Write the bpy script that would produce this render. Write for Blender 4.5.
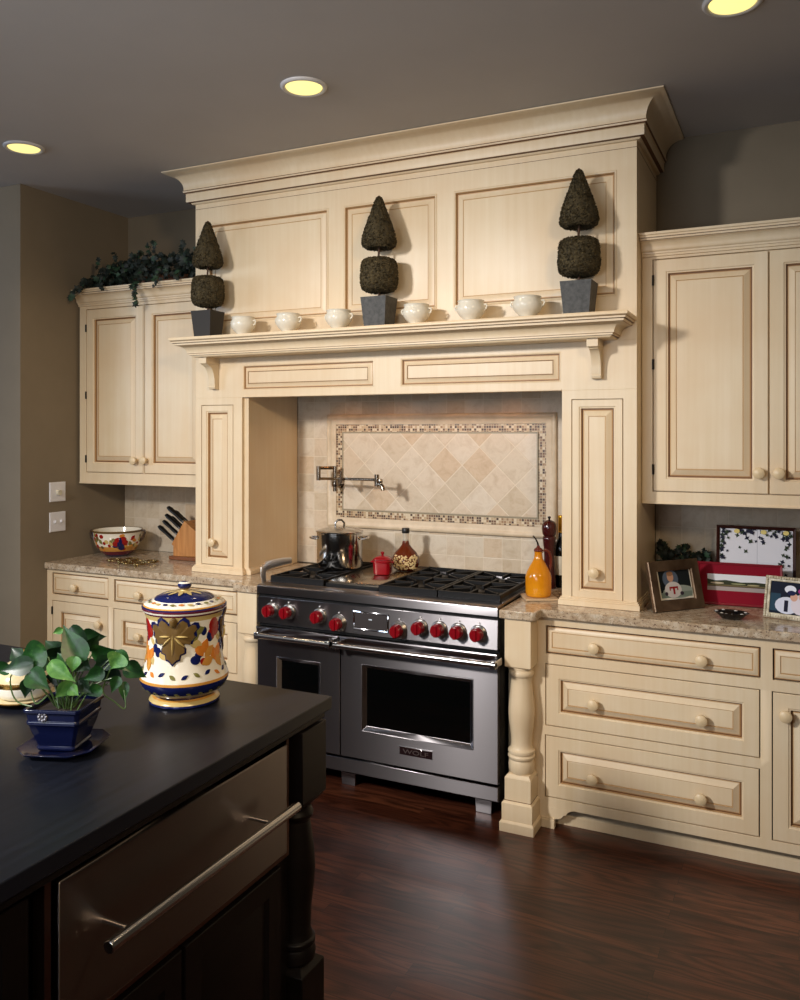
import bpy, bmesh, math, random
from mathutils import Matrix, Vector
random.seed(11)
PI = math.pi
for o in list(bpy.data.objects): bpy.data.objects.remove(o)
SC = bpy.context.scene
COL = SC.collection

# ---------------------------------------------------------------- camera
cd = bpy.data.cameras.new('camera'); cam = bpy.data.objects.new('camera', cd); COL.objects.link(cam)
cam.location = (0, 0, 1.68); cam.rotation_euler = (PI/2, 0, math.radians(25.54))
cd.sensor_fit = 'HORIZONTAL'; cd.sensor_width = 36; cd.lens = 36*835/800; cd.shift_y = -68/800; cd.clip_start = .02
SC.camera = cam
# ---------------------------------------------------------------- colour, world, lights
vs = SC.view_settings; vs.view_transform = 'Standard'; vs.look = 'None'; vs.gamma = 1; vs.use_curve_mapping = False; vs.exposure = 0
wd = bpy.data.worlds.new('world'); SC.world = wd; wd.use_nodes = True
wd.node_tree.nodes['Background'].inputs[0].default_value = (.6, .52, .44, 1)
wd.node_tree.nodes['Background'].inputs[1].default_value = .05
def area(name, loc, target, sx, sy, power, color):
    l = bpy.data.lights.new(name, 'AREA'); l.shape = 'RECTANGLE'; l.size = sx; l.size_y = sy; l.energy = power; l.color = color
    o = bpy.data.objects.new(name, l); COL.objects.link(o); o.location = loc
    o.rotation_euler = (Vector(target)-Vector(loc)).to_track_quat('-Z', 'Y').to_euler()
    return o
def spot(name, loc, target, power, color, size, blend, radius):
    l = bpy.data.lights.new(name, 'SPOT'); l.energy = power; l.color = color; l.spot_size = math.radians(size); l.spot_blend = blend; l.shadow_soft_size = radius
    o = bpy.data.objects.new(name, l); COL.objects.link(o); o.location = loc
    o.rotation_euler = (Vector(target)-Vector(loc)).to_track_quat('-Z', 'Y').to_euler()
    return o
spot('key_light', (-3.0, -.7, 2.9), (-1.5, 3.6, .45), 650, (1, .96, .92), 79, 1, .2)
spot('fill_light', (1.1, .1, 2.9), (-3.35, 3.7, .8), 215, (1, .75, .47), 74, 1, .2)
area('window_light', (-6.4, .6, 2.3), (-2.6, 2.6, 1.3), 1.4, .9, 40, (.66, .80, 1))  # area lamp added as daylight of the unseen far-left window
area('rear_window_light', (-3.25, -2.9, 2.45), (-2.2, 2.6, 1.2), 1.2, .8, 19, (.76, .86, 1))  # area lamp added as daylight of the unseen rear window
area('ceiling_bounce_light', (-1.4, -.9, 1.7), (-1.6, .6, 3.06), 1.6, 1.2, 40, (.86, .92, 1))  # added unseen uplight, brightens the ceiling in place of bounced light

# ---------------------------------------------------------------- materials
def srgb(r, g, b):
    f = lambda c: (c/255/12.92 if c/255 <= .04045 else ((c/255+.055)/1.055)**2.4)
    return (f(r), f(g), f(b), 1)
class NT:
    def __init__(s, name, rough=.5, metal=0, color=(.8,.8,.8,1), **kw):
        s.m = bpy.data.materials.new(name); s.m.use_nodes = True; s.t = s.m.node_tree
        s.b = s.t.nodes['Principled BSDF']; s.b.inputs['Base Color'].default_value = color
        s.b.inputs['Roughness'].default_value = rough; s.b.inputs['Metallic'].default_value = metal
        for k, v in kw.items(): s.b.inputs[k].default_value = v
        s.co = None
    def n(s, typ, **kw):
        x = s.t.nodes.new(typ)
        for k, v in kw.items():
            if k.startswith('i_'):
                key = k[2:]; x.inputs[int(key) if key.isdigit() else key.replace('_', ' ')].default_value = v
            else: setattr(x, k, v)
        return x
    def l(s, a, b): s.t.links.new(a, b)
    def coord(s, scale=(1,1,1), rot=(0,0,0), loc=(0,0,0)):
        if s.co is None: s.co = s.n('ShaderNodeTexCoord')
        mp = s.n('ShaderNodeMapping'); mp.inputs['Scale'].default_value = scale; mp.inputs['Rotation'].default_value = rot; mp.inputs['Location'].default_value = loc
        s.l(s.co.outputs['Object'], mp.inputs['Vector']); return mp.outputs[0]
    def noise(s, vec, scale=5, detail=4, rough=.55, dist=0):
        x = s.n('ShaderNodeTexNoise'); x.inputs['Scale'].default_value = scale; x.inputs['Detail'].default_value = detail
        x.inputs['Roughness'].default_value = rough; x.inputs['Distortion'].default_value = dist
        s.l(vec, x.inputs['Vector']); return x.outputs['Fac']
    def ramp(s, fac, stops, interp='LINEAR'):
        x = s.n('ShaderNodeValToRGB'); x.color_ramp.interpolation = interp; e = x.color_ramp.elements
        while len(e) < len(stops): e.new(.5)
        for el, (p, c) in zip(e, stops): el.position = p; el.color = c if len(c) == 4 else (*c, 1)
        s.l(fac, x.inputs[0]); return x.outputs[0]
    def mix(s, fac, a, b, mode='MIX'):
        x = s.n('ShaderNodeMix', data_type='RGBA', blend_type=mode)
        for sock, v in ((x.inputs[0], fac), (x.inputs[6], a), (x.inputs[7], b)):
            if hasattr(v, 'node'): s.l(v, sock)
            else: sock.default_value = v
        return x.outputs[2]
    def base(s, c): s.l(c, s.b.inputs['Base Color'])
    def bump(s, h, strength=.2, dist=.002):
        x = s.n('ShaderNodeBump'); x.inputs['Strength'].default_value = strength; x.inputs['Distance'].default_value = dist
        s.l(h, x.inputs['Height']); s.l(x.outputs[0], s.b.inputs['Normal'])

def plain(name, c, rough=.5, metal=0, **kw): return NT(name, rough, metal, srgb(*c), **kw).m
def mk_cream():
    t = NT('cream_glazed_paint', .40)
    a = t.noise(t.coord((42, 42, 1.6)), 1.0, 5, .6); b = t.noise(t.coord((1, 1, 1)), 2.6, 4)
    c = t.ramp(a, [(.25, srgb(225, 204, 168)), (.75, srgb(233, 215, 185))])
    t.base(t.mix(t.ramp(b, [(.38, (0,0,0)), (.8, (.65,.65,.65))]), c, srgb(218, 186, 144)))
    return t.m
CREAM = mk_cream()
GLAZE = plain('brown_glaze', (106, 68, 38), .5)
GLAZE2 = plain('tan_glaze', (190, 152, 106), .45)
WASH = plain('glaze_wash', (221, 197, 158), .42)
GAP = plain('dark_gap', (40, 26, 18), .7)
KNOBM = plain('knob_wood', (222, 198, 158), .4)
IRON = plain('black_iron', (10, 10, 11), .5, 0, **{'Specular IOR Level': .28})
HINGE = plain('hinge_black', (24, 20, 18), .4, .6)
def mk_wall():
    t = NT('taupe_wall_paint', .7); a = t.noise(t.coord(), 6, 3)
    t.base(t.ramp(a, [(.3, srgb(128, 115, 95)), (.7, srgb(132, 119, 99))])); return t.m
WALL = mk_wall()
def mk_ceil():
    t = NT('ceiling_paint', .8); a = t.noise(t.coord(), 3, 3)
    t.base(t.ramp(a, [(.3, srgb(186, 181, 177)), (.7, srgb(190, 185, 181))])); return t.m
CEIL = mk_ceil()
def mk_floor():
    t = NT('dark_oak_floor', .34)
    br = t.n('ShaderNodeTexBrick', offset=.37, offset_frequency=2)
    for k, v in (('Color1', (0,0,0,1)), ('Color2', (1,1,1,1)), ('Mortar', (.5,.5,.5,1)), ('Scale', 1.0), ('Mortar Size', .0008), ('Brick Width', 1.1), ('Row Height', .06), ('Bias', 0.0)): br.inputs[k].default_value = v
    t.l(t.coord(), br.inputs['Vector'])
    plank = t.ramp(br.outputs['Color'], [(0, srgb(78, 40, 26)), (.5, srgb(92, 49, 32)), (1, srgb(112, 64, 42))])
    # growth-ring figure: contour lines of a stretched noise, shifted for every plank
    off = t.n('ShaderNodeVectorMath', operation='MULTIPLY_ADD'); t.l(br.outputs['Color'], off.inputs[0]); off.inputs[1].default_value = (9, 5, 3); t.l(t.coord((.9, 6.5, 1)), off.inputs[2])
    nz = t.noise(off.outputs[0], 1.0, 2, .5, .3)
    mu = t.n('ShaderNodeMath', operation='MULTIPLY'); t.l(nz, mu.inputs[0]); mu.inputs[1].default_value = 12
    pp = t.n('ShaderNodeMath', operation='PINGPONG'); t.l(mu.outputs[0], pp.inputs[0]); pp.inputs[1].default_value = .5
    rings = t.ramp(pp.outputs[0], [(.0, (.12,.10,.09)), (.18, (.55,.53,.5)), (.38, (1,1,1))])
    fine = t.noise(t.coord((7, 210, 1)), 1.0, 3, .65)
    c = t.mix(.72, plank, rings, 'MULTIPLY')
    c = t.mix(.65, c, t.ramp(fine, [(.36, (.35,.32,.3)), (.56, (1,1,1))]), 'MULTIPLY')
    c = t.mix(br.outputs['Fac'], c, srgb(20, 11, 8)); t.base(c)
    t.bump(fine, .10, .001); return t.m
FLOOR = mk_floor()
def mk_granite():
    t = NT('speckled_granite', .12)
    a = t.noise(t.coord(), 30, 5, .65); b = t.noise(t.coord((1,1,1), loc=(3,1,2)), 95, 3, .6)
    v = t.n('ShaderNodeTexVoronoi', i_Scale=130.0); t.l(t.coord(), v.inputs['Vector'])
    c = t.ramp(a, [(.3, srgb(158, 134, 108)), (.5, srgb(188, 168, 142)), (.68, srgb(212, 200, 180))])
    c = t.mix(t.ramp(b, [(.33, (1,1,1)), (.42, (0,0,0))]), c, srgb(110, 86, 70))
    c = t.mix(t.ramp(v.outputs['Distance'], [(.14, (1,1,1)), (.24, (0,0,0))]), c, srgb(66, 54, 50)); t.base(c); return t.m
GRANITE = mk_granite()
def tile_mat(name, size, rot, grout=.018):
    # square travertine tiles in the XZ plane; every tile gets its own tone
    t = NT(name, .45)
    vec = t.coord((1/size, 1/size, 1/size), (0, rot, 0))
    fl = t.n('ShaderNodeVectorMath', operation='FLOOR'); t.l(vec, fl.inputs[0])
    mul = t.n('ShaderNodeVectorMath', operation='MULTIPLY'); t.l(fl.outputs[0], mul.inputs[0]); mul.inputs[1].default_value = (1, 0, 1)
    wn = t.n('ShaderNodeTexWhiteNoise', noise_dimensions='3D'); t.l(mul.outputs[0], wn.inputs['Vector'])
    fr = t.n('ShaderNodeVectorMath', operation='FRACTION'); t.l(vec, fr.inputs[0])
    sp = t.n('ShaderNodeSeparateXYZ'); t.l(fr.outputs[0], sp.inputs[0])
    def edge(o):
        p = t.n('ShaderNodeMath', operation='PINGPONG'); p.inputs[1].default_value = .5; t.l(o, p.inputs[0]); return p.outputs[0]
    mn = t.n('ShaderNodeMath', operation='MINIMUM'); t.l(edge(sp.outputs[0]), mn.inputs[0]); t.l(edge(sp.outputs[2]), mn.inputs[1])
    return t, wn.outputs['Value'], mn.outputs[0]
def mk_tile(name, size, rot):
    t, rnd, ed = tile_mat(name, size, rot)
    c = t.ramp(rnd, [(0, srgb(198, 182, 157)), (.35, srgb(206, 192, 170)), (.7, srgb(214, 202, 183)), (1, srgb(202, 180, 151))])
    n1 = t.noise(t.coord(), 14, 6, .7, .6)
    c = t.mix(.7, c, t.ramp(n1, [(.3, (.74,.66,.56)), (.55, (1,1,1)), (.75, (.86,.80,.72))]), 'MULTIPLY')
    c = t.mix(t.ramp(ed, [(.012, (1,1,1)), (.024, (0,0,0))]), c, srgb(214, 200, 178)); t.base(c)
    t.bump(t.ramp(ed, [(.0, (0,0,0)), (.03, (1,1,1))]), .35, .002); return t.m
TILE = mk_tile('travertine_tile', .102, 0)
TILED = mk_tile('travertine_tile_diagonal', .136, PI/4)
def mk_mosaic():
    t, rnd, ed = tile_mat('mosaic_tile', .0135, 0)
    c = t.ramp(rnd, [(0, srgb(70, 44, 30)), (.22, srgb(104, 70, 46)), (.42, srgb(150, 116, 82)), (.58, srgb(186, 160, 126)), (.8, srgb(212, 196, 168))], 'CONSTANT')
    t.base(t.mix(t.ramp(ed, [(.06, (1,1,1)), (.11, (0,0,0))]), c, srgb(196, 178, 148))); return t.m
MOSAIC = mk_mosaic()
def mk_stone():
    t = NT('travertine_moulding', .45); n1 = t.noise(t.coord(), 18, 5)
    t.base(t.ramp(n1, [(.3, srgb(198, 178, 148)), (.7, srgb(216, 198, 170))])); return t.m
STONE = mk_stone()
def mk_steel(name, c, rough, aniso, axis='Z'):
    t = NT(name, rough, 1, srgb(*c))
    t.b.inputs['Anisotropic'].default_value = aniso
    if aniso:
        t.b.inputs['Anisotropic Rotation'].default_value = .25
        tg = t.n('ShaderNodeTangent', direction_type='RADIAL', axis=axis); t.l(tg.outputs[0], t.b.inputs['Tangent'])
    nz = t.noise(t.coord((3, 3, 420)), 1, 2); t.bump(nz, .04, .0005)
    return t.m
STEEL = mk_steel('brushed_steel', (140, 136, 138), .30, .95)
STEELD = mk_steel('brushed_steel_drawer', (146, 138, 134), .31, .95)
CHROME = plain('chrome', (214, 214, 216), .1, 1)
PSTEEL = plain('polished_steel', (205, 203, 200), .12, 1)
NICKEL = plain('brushed_nickel', (150, 138, 124), .22, 1)
BLACKGLASS = plain('black_glass', (5, 6, 6), .06)
DARKSTEEL = plain('dark_enamel', (18, 17, 18), .35)
RED = plain('red_knob', (128, 8, 20), .25)
BRASS = plain('brass', (190, 148, 80), .25, 1)
def mk_island():
    t = NT('espresso_wood', .45); t.b.inputs['Specular IOR Level'].default_value = .3; a = t.noise(t.coord((3, 3, 40)), 1.5, 4)
    t.base(t.ramp(a, [(.3, srgb(11, 7, 6)), (.7, srgb(17, 11, 10))])); return t.m
ESPRESSO = mk_island()
def mk_itop():
    t = NT('black_wood_top', .36); t.b.inputs['Specular IOR Level'].default_value = .27; a = t.noise(t.coord((40, 1.2, 1)), 1.5, 5, .6)
    t.base(t.ramp(a, [(.3, srgb(15, 17, 24)), (.7, srgb(25, 28, 38))])); t.bump(a, .1, .001); return t.m
ISLTOP = mk_itop()
WHITE = plain('white_plastic', (232, 232, 236), .4)
CERAMIC = plain('white_ceramic', (226, 220, 204), .15)
def emis(name, c, s):
    t = NT(name, .5, 0, srgb(*c)); t.b.inputs['Emission Color'].default_value = srgb(*c); t.b.inputs['Emission Strength'].default_value = s; return t.m

# ---------------------------------------------------------------- mesh helpers
FY = Matrix(((1,0,0,0),(0,0,-1,0),(0,1,0,0),(0,0,0,1)))       # local u,v,w -> +X,+Z,-Y (fronts that face the room)
FX = Matrix(((0,0,1,0),(1,0,0,0),(0,1,0,0),(0,0,0,1)))        # local u,v,w -> +Y,+Z,+X
def at(M, x=0, y=0, z=0): return Matrix.Translation((x, y, z)) @ M
class MB:
    def __init__(s): s.bm = bmesh.new()
    def face(s, vs, m=0):
        try: f = s.bm.faces.new(vs)
        except ValueError: return None
        f.material_index = m; return f
    def v(s, p): return s.bm.verts.new(p)
    def box(s, x0, x1, y0, y1, z0, z1, m=0, M=None):
        c = [Vector((x, y, z)) for x in (x0, x1) for y in (y0, y1) for z in (z0, z1)]
        if M: c = [M @ p for p in c]
        v = [s.v(p) for p in c]
        for q in ((0,1,3,2),(4,6,7,5),(0,4,5,1),(2,3,7,6),(0,2,6,4),(1,5,7,3)): s.face([v[i] for i in q], m)
        return s
    def taper(s, cx, cy, z0, z1, a0, b0, a1, b1, m=0, M=None):
        r = []
        for z, a, b in ((z0, a0, b0), (z1, a1, b1)):
            q = [Vector((cx-a, cy-b, z)), Vector((cx+a, cy-b, z)), Vector((cx+a, cy+b, z)), Vector((cx-a, cy+b, z))]
            r.append([s.v(M @ p if M else p) for p in q])
        for i in range(4): s.face([r[0][i], r[0][(i+1)%4], r[1][(i+1)%4], r[1][i]], m)
        s.face(r[0][::-1], m); s.face(r[1], m); return s
    def loft(s, rings, m=0, closed=True, caps=True):
        R = [[s.v(p) for p in r] for r in rings]; n = len(R[0])
        for k in range(len(R)-1):
            mm = m[k] if isinstance(m, (list, tuple)) else m
            for i in range(n if closed else n-1): s.face([R[k][i], R[k][(i+1)%n], R[k+1][(i+1)%n], R[k+1][i]], mm)
        if caps:
            a = m[0] if isinstance(m, (list, tuple)) else m; b = m[-1] if isinstance(m, (list, tuple)) else m
            if n > 2: s.face(R[0][::-1], a); s.face(R[-1], b)
        return s
    def lathe(s, prof, c=(0,0,0), seg=32, m=0, M=None, caps=True):
        rings = []
        for r, z in prof:
            q = [Vector((r*math.cos(2*PI*i/seg), r*math.sin(2*PI*i/seg), z)) for i in range(seg)]
            q = [(M @ p if M else p)+Vector(c) for p in q]; rings.append(q)
        return s.loft(rings, m, True, caps)
    def tube(s, pts, r, seg=10, m=0, caps=True, flat=1.0):
        pts = [Vector(p) for p in pts]; n = len(pts); rings = []; up = None
        for i, p in enumerate(pts):
            t = (pts[min(i+1, n-1)]-pts[max(i-1, 0)]).normalized()
            if up is None: up = Vector((0,0,1)) if abs(t.z) < .9 else Vector((1,0,0))
            a = t.cross(up); a.normalize(); b = a.cross(t).normalized(); up = b
            rr = r[i] if isinstance(r, (list, tuple)) else r
            rings.append([p+a*rr*math.cos(2*PI*k/seg)+b*rr*flat*math.sin(2*PI*k/seg) for k in range(seg)])
        return s.loft(rings, m, True, caps)
    def cyl(s, p0, p1, r, seg=20, m=0): return s.tube([p0, p1], r, seg, m)
    def rings(s, M, u0, u1, v0, v1, steps, cap=0):
        prev = None
        for st in steps:
            i, w = st[0], st[1]; m = st[2] if len(st) > 2 else 0
            q = [s.v(M @ Vector(p)) for p in ((u0+i, v0+i, w), (u1-i, v0+i, w), (u1-i, v1-i, w), (u0+i, v1-i, w))]
            if prev:
                for k in range(4): s.face([prev[k], prev[(k+1)%4], q[(k+1)%4], q[k]], m)
            prev = q
        s.face(prev, cap); return s
    def prism(s, poly, M, w0, w1, m=0):
        a = [s.v(M @ Vector((p[0], p[1], w0))) for p in poly]; b = [s.v(M @ Vector((p[0], p[1], w1))) for p in poly]; n = len(poly)
        for i in range(n): s.face([a[i], a[(i+1)%n], b[(i+1)%n], b[i]], m)
        s.face(a[::-1], m); s.face(b, m); return s
    def frame(s, M, us, vs, holes, w0, w1, m=0):
        # face frame: plate on the grid us x vs with rectangular holes left open
        us = sorted(set(round(a, 5) for a in us)); vs = sorted(set(round(a, 5) for a in vs))
        def open_(i, j):
            cu = (us[i]+us[i+1])/2; cv = (vs[j]+vs[j+1])/2
            return any(h[0] < cu < h[1] and h[2] < cv < h[3] for h in holes)
        F = {}; B = {}
        def gv(D, i, j, w):
            if (i, j) not in D: D[(i, j)] = s.v(M @ Vector((us[i], vs[j], w)))
            return D[(i, j)]
        nu, nv = len(us)-1, len(vs)-1
        solid = lambda i, j: 0 <= i < nu and 0 <= j < nv and not open_(i, j)
        for i in range(nu):
            for j in range(nv):
                if not solid(i, j): continue
                c = [(i, j), (i+1, j), (i+1, j+1), (i, j+1)]
                s.face([gv(F, *p, w1) for p in c], m); s.face([gv(B, *p, w0) for p in c][::-1], m)
                for (a, b, di, dj) in ((0,1,0,-1),(1,2,1,0),(2,3,0,1),(3,0,-1,0)):
                    if not solid(i+di, j+dj): s.face([gv(B, *c[a], w0), gv(B, *c[b], w0), gv(F, *c[b], w1), gv(F, *c[a], w1)], m)
        return s
    def build(s, name, mats, parent=None, bevel=0, sharp=34, smooth=True, off=None, seg=2):
        bm = s.bm
        bmesh.ops.recalc_face_normals(bm, faces=bm.faces)
        o3 = Vector((0,0,0))
        if parent is not None:
            p = parent
            while p is not None: o3 += Vector(p.location); p = p.parent
        if off is not None: o3 = Vector(off)
        for v in bm.verts: v.co -= o3
        if smooth:
            for f in bm.faces: f.smooth = True
            lim = math.radians(sharp)
            for e in bm.edges:
                if len(e.link_faces) == 2 and e.calc_face_angle(0) > lim: e.smooth = False
        me = bpy.data.meshes.new(name); bm.to_mesh(me); bm.free()
        for m in (mats if isinstance(mats, (list, tuple)) else [mats]): me.materials.append(m)
        o = bpy.data.objects.new(name, me); COL.objects.link(o)
        if parent is not None: o.parent = parent
        elif off is not None: o.location = o3
        if bevel:
            b = o.modifiers.new('bevel', 'BEVEL'); b.width = bevel; b.segments = seg; b.limit_method = 'ANGLE'; b.angle_limit = math.radians(40); b.harden_normals = False
        return o
def tag(o, label, cat, group=None):
    o['label'] = label; o['category'] = cat
    if group: o['group'] = group
    return o
def thing(name, label, cat, loc=(0,0,0), group=None):
    o = bpy.data.objects.new(name, None); COL.objects.link(o); o.location = loc; o.empty_display_size = .05
    return tag(o, label, cat, group)
def struct(name, mb, m, bevel=0):
    o = mb.build(name, m, bevel=bevel, smooth=False); o['kind'] = 'structure'; return o
def dup(root, loc, label, group=None):
    def cp(o, par):
        c = o.copy(); COL.objects.link(c)
        if par: c.parent = par
        for ch in o.children: cp(ch, c)
        return c
    r = cp(root, None); r.location = loc; r['label'] = label
    if group: r['group'] = group
    return r
CM = [CREAM, GLAZE, GAP, GLAZE2, WASH]
def door_steps(f, t=.022):
    return [(0,-t), (0,-.0015), (.0015,0), (f-.013,0), (f-.010,-.004), (f-.005,-.005), (f-.003,-.017,3), (f+.001,-.017,1), (f+.005,-.0145,3), (f+.028,-.002), (f+.0295,-.0048,3), (f+.0312,-.0044,3), (f+.0335,-.003)]
def drawer_steps(f, t=.022):
    return [(0,-t), (0,-.0015), (.0015,0), (f-.012,0), (f-.009,-.004), (f-.005,-.005), (f-.003,-.016,3), (f+.001,-.016,1), (f+.005,-.014,3), (f+.026,-.0005), (f+.0275,-.004,3), (f+.0292,-.0036,3), (f+.031,-.0025)]
SLAB = [(0,-.02), (0,-.007,1), (.002,-.007,1), (.005,-.0055,3), (.018,.0005), (.022,.0005), (.0235,-.003,3), (.0255,-.003,3), (.027,-.001)]
def knob(x, z, y, parent, label=None):
    mb = MB(); mb.lathe([(.0001,0),(.011,0),(.010,.004),(.0085,.013),(.012,.017),(.020,.020),(.0235,.026),(.0225,.033),(.015,.038),(.0001,.0395)], (x, y, z), 20, 0, FY.to_3x3().to_4x4(), False)
    return mb.build('knob', KNOBM, parent)
def front(name, x0, x1, z0, z1, y, parent, steps, knobs=(), kout=0, M=None):
    mb = MB(); mb.rings(at(FY, 0, y, 0), x0, x1, z0, z1, steps, 0)
    o = mb.build(name, CM, parent, sharp=25)
    for kx, kz in knobs: knob(kx, kz, y-kout, o)
    return o
def hinges(x, zs, y, parent):
    for z in zs:
        MB().cyl((x, y-.004, z-.022), (x, y-.004, z+.022), .0048, 10).build('hinge', HINGE, parent)

# ---------------------------------------------------------------- room
YW, XL, ZC = 4.12, -3.92, 3.066
YLE = 3.29
struct('floor', MB().box(-6.6, 3.2, -3.2, 4.3, -.05, 0), FLOOR)
struct('ceiling', MB().box(-6.6, 3.2, -3.2, 4.3, ZC, ZC+.06), CEIL)
struct('wall_back', MB().box(XL, 3.2, YW, YW+.15, 0, ZC), WALL)
struct('wall_left', MB().box(-6.6, XL, YLE, YW+.15, 0, ZC), WALL)
struct('wall_right', MB().box(3.0, 3.2, -3.2, YW, 0, ZC), WALL)
mb = MB(); mb.frame(at(FY, 0, -3.0, 0), [-6.6, 3.0, -3.9, -2.6], [0, ZC, 1.95, 2.95], [(-3.9, -2.6, 1.95, 2.95)], 0, .1); struct('wall_rear', mb, WALL)
mb = MB(); mb.frame(at(FY, 0, -3.02, 0), [-3.9, -3.84, -3.28, -3.22, -2.66, -2.6], [1.95, 2.01, 2.42, 2.48, 2.89, 2.95], [(-3.84, -3.28, 2.01, 2.42), (-3.22, -2.66, 2.01, 2.42), (-3.84, -3.28, 2.48, 2.89), (-3.22, -2.66, 2.48, 2.89)], 0, .06); struct('window_2', mb, WHITE)  # unseen window, inferred from the bluish reflection on the range
mb = MB(); mb.frame(at(FX, -6.6), [-3.0, -.2, 1.4, YLE], [0, 1.7, 2.9, ZC], [(-.2, 1.4, 1.7, 2.9)], 0, .12); struct('wall_far_left', mb, WALL)
mb = MB(); mb.frame(at(FX, -6.58), [-.2, -.14, .57, .63, 1.34, 1.4], [1.7, 1.76, 2.27, 2.33, 2.84, 2.9], [(-.14, .57, 1.76, 2.27), (.63, 1.34, 1.76, 2.27), (-.14, .57, 2.33, 2.84), (.63, 1.34, 2.33, 2.84)], 0, .06); struct('window_1', mb, WHITE)  # unseen window, inferred from the bluish light on the left

# ---------------------------------------------------------------- base cabinets
YB = 3.475
def base_cab(name, label, x0, x1, holes, us, loc):
    t = thing(name, label, 'cabinet', loc)
    vs_ = [.0875, .893]
    for h in holes: vs_ += [h[2], h[3]]; us = us+[h[0], h[1]]
    G = .0042
    hg = [(h[0]-G, h[1]+G, h[2]-G, h[3]+G) for h in holes]
    us2 = [x0, x1]+[a for h in hg for a in h[:2]]; vs2 = [.0875, .893]+[a for h in hg for a in h[2:]]
    MB().frame(at(FY, 0, YB, 0), us2, vs2, hg, -.02, 0).build('face_frame', CREAM, t, bevel=.0008, seg=1)
    b = MB(); b.box(x0, x1, YB+.0202, YW-.005, .0875, .893, 2); b.build('carcass', [CREAM, CREAM, GAP], t, smooth=False)
    return t
def turned_post(xc, parent):
    y = 3.432; h = .057
    o = MB().taper(xc, y, .69, .893, h, h, h, h).taper(xc, y, .683, .69, h-.012, h-.012, h, h)
    o.taper(xc, y, .12, .222, h, h, h, h).taper(xc, y, .222, .236, h, h, .046, .046)
    prof = [(.046,.232),(.050,.238),(.0545,.252),(.0555,.27),(.053,.285),(.050,.293),(.0545,.296),(.0575,.302),(.0575,.308),(.054,.314),(.052,.316),(.0555,.319),(.0575,.326),(.056,.333),(.050,.338),(.046,.345),
            (.044,.362),(.0455,.39),(.049,.42),(.053,.45),(.0555,.48),(.0555,.505),(.053,.54),(.049,.575),(.0455,.61),(.044,.633),(.046,.643),(.0505,.647),(.053,.654),(.053,.662),(.050,.668),(.046,.671),(.048,.683)]
    o.lathe(prof, (xc, y, 0), 40)
    p = o.build('turned_post', CREAM, parent, sharp=30, bevel=.0015)
    q = MB(); q.taper(xc, y-.002, .045, .118, .0665, .0665, .0665, .0665).taper(xc, y-.002, .118, .126, .0665, .0665, .058, .058)
    q.taper(xc, y-.002, 0, .038, .0745, .0745, .0745, .0745).taper(xc, y-.002, .038, .046, .0745, .0745, .0675, .0675)
    q.build('plinth', CREAM, p, bevel=.001)
    g = MB(); g.taper(xc, y, .1262, .1285, .0578, .0578, .0578, .0578); g.build('glaze_line', GLAZE, p, smooth=False)
    return p
# right base cabinet
HR = [(-.9687, -.1364, .7414, .8534), (-.9710, -.1372, .4347, .691), (-.9725, -.1386, .1316, .388), (-.086, .37, .7414, .8534), (-.0892, .37, .1304, .690)]
RB = base_cab('base_cabinet', 'cream base cabinet of three wide drawers, right of the range', -1.138, .44, HR, [], (-.35, 3.8, 0))
front('drawer', *HR[0], YB, RB, SLAB, [(-.765, .7866), (-.3446, .785)])
front('drawer', *HR[1], YB, RB, drawer_steps(.066), [(-.767, .5536), (-.3446, .5525)], .002)
front('drawer', *HR[2], YB, RB, drawer_steps(.066), [(-.770, .2453), (-.347, .245)], .002)
front('drawer', *HR[3], YB, RB, SLAB, [(.142, .80)])
front('door', *HR[4], YB, RB, door_steps(.066), [(-.045, .611)])
MB().box(-.98, .44, 3.545, 3.58, 0, .0875).box(-.98, .44, 3.525, 3.545, 0, .04).prism([(3.525, .04), (3.545, .04), (3.545, .058), (3.537, .05)], FX, -.98, .44).build('toe_board', CREAM, RB, bevel=.001)
foot = [(-1.138, 0), (-.935, 0), (-.935, .032), (-.93, .04), (-.917, .042), (-.905, .048), (-.897, .06), (-.885, .064), (-.88, .074), (-.868, .083), (-.855, .0875), (-1.138, .0875)]
MB().prism(foot, at(FY, 0, YB, 0), -.02, 0).box(-.99, -.934, YB-.008, YB, 0, .036).box(-.99, -.934, YB-.005, YB, .036, .044).build('bracket_foot', CREAM, RB, bevel=.0008)
turned_post(-1.066, RB)
# left base cabinet
HL = [(-3.877, -3.454, .752, .868), (-3.405, -2.582, .748, .864), (-3.8745, -3.4545, .13, .709), (-3.4085, -2.582, .45, .7045), (-3.4085, -2.582, .13, .405)]
LB = base_cab('base_cabinet', 'cream base cabinet left of the range, behind the blue and white jar', XL, -2.385, HL, [], (-3.2, 3.8, 0))
front('drawer', *HL[0], YB, LB, SLAB, [(-3.69, .80)])
front('drawer', *HL[1], YB, LB, SLAB, [(-3.219, .797), (-2.78, .797)])
d = front('door', *HL[2], YB, LB, door_steps(.066), [(-3.508, .610)]); hinges(-3.8765, (.655, .19), YB, d)
front('drawer', *HL[3], YB, LB, drawer_steps(.066), [(-3.219, .573), (-2.78, .573)], .002)
front('drawer', *HL[4], YB, LB, drawer_steps(.066), [(-3.219, .27), (-2.78, .27)], .002)
MB().box(XL, -2.45, 3.545, 3.58, 0, .0875).box(XL, -2.45, 3.525, 3.545, 0, .05).build('toe_board', CREAM, LB, bevel=.001)
MB().box(-2.55, -2.385, YB, YB+.02, 0, .0875).build('bracket_foot', CREAM, LB)
turned_post(-2.446, LB)
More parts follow.
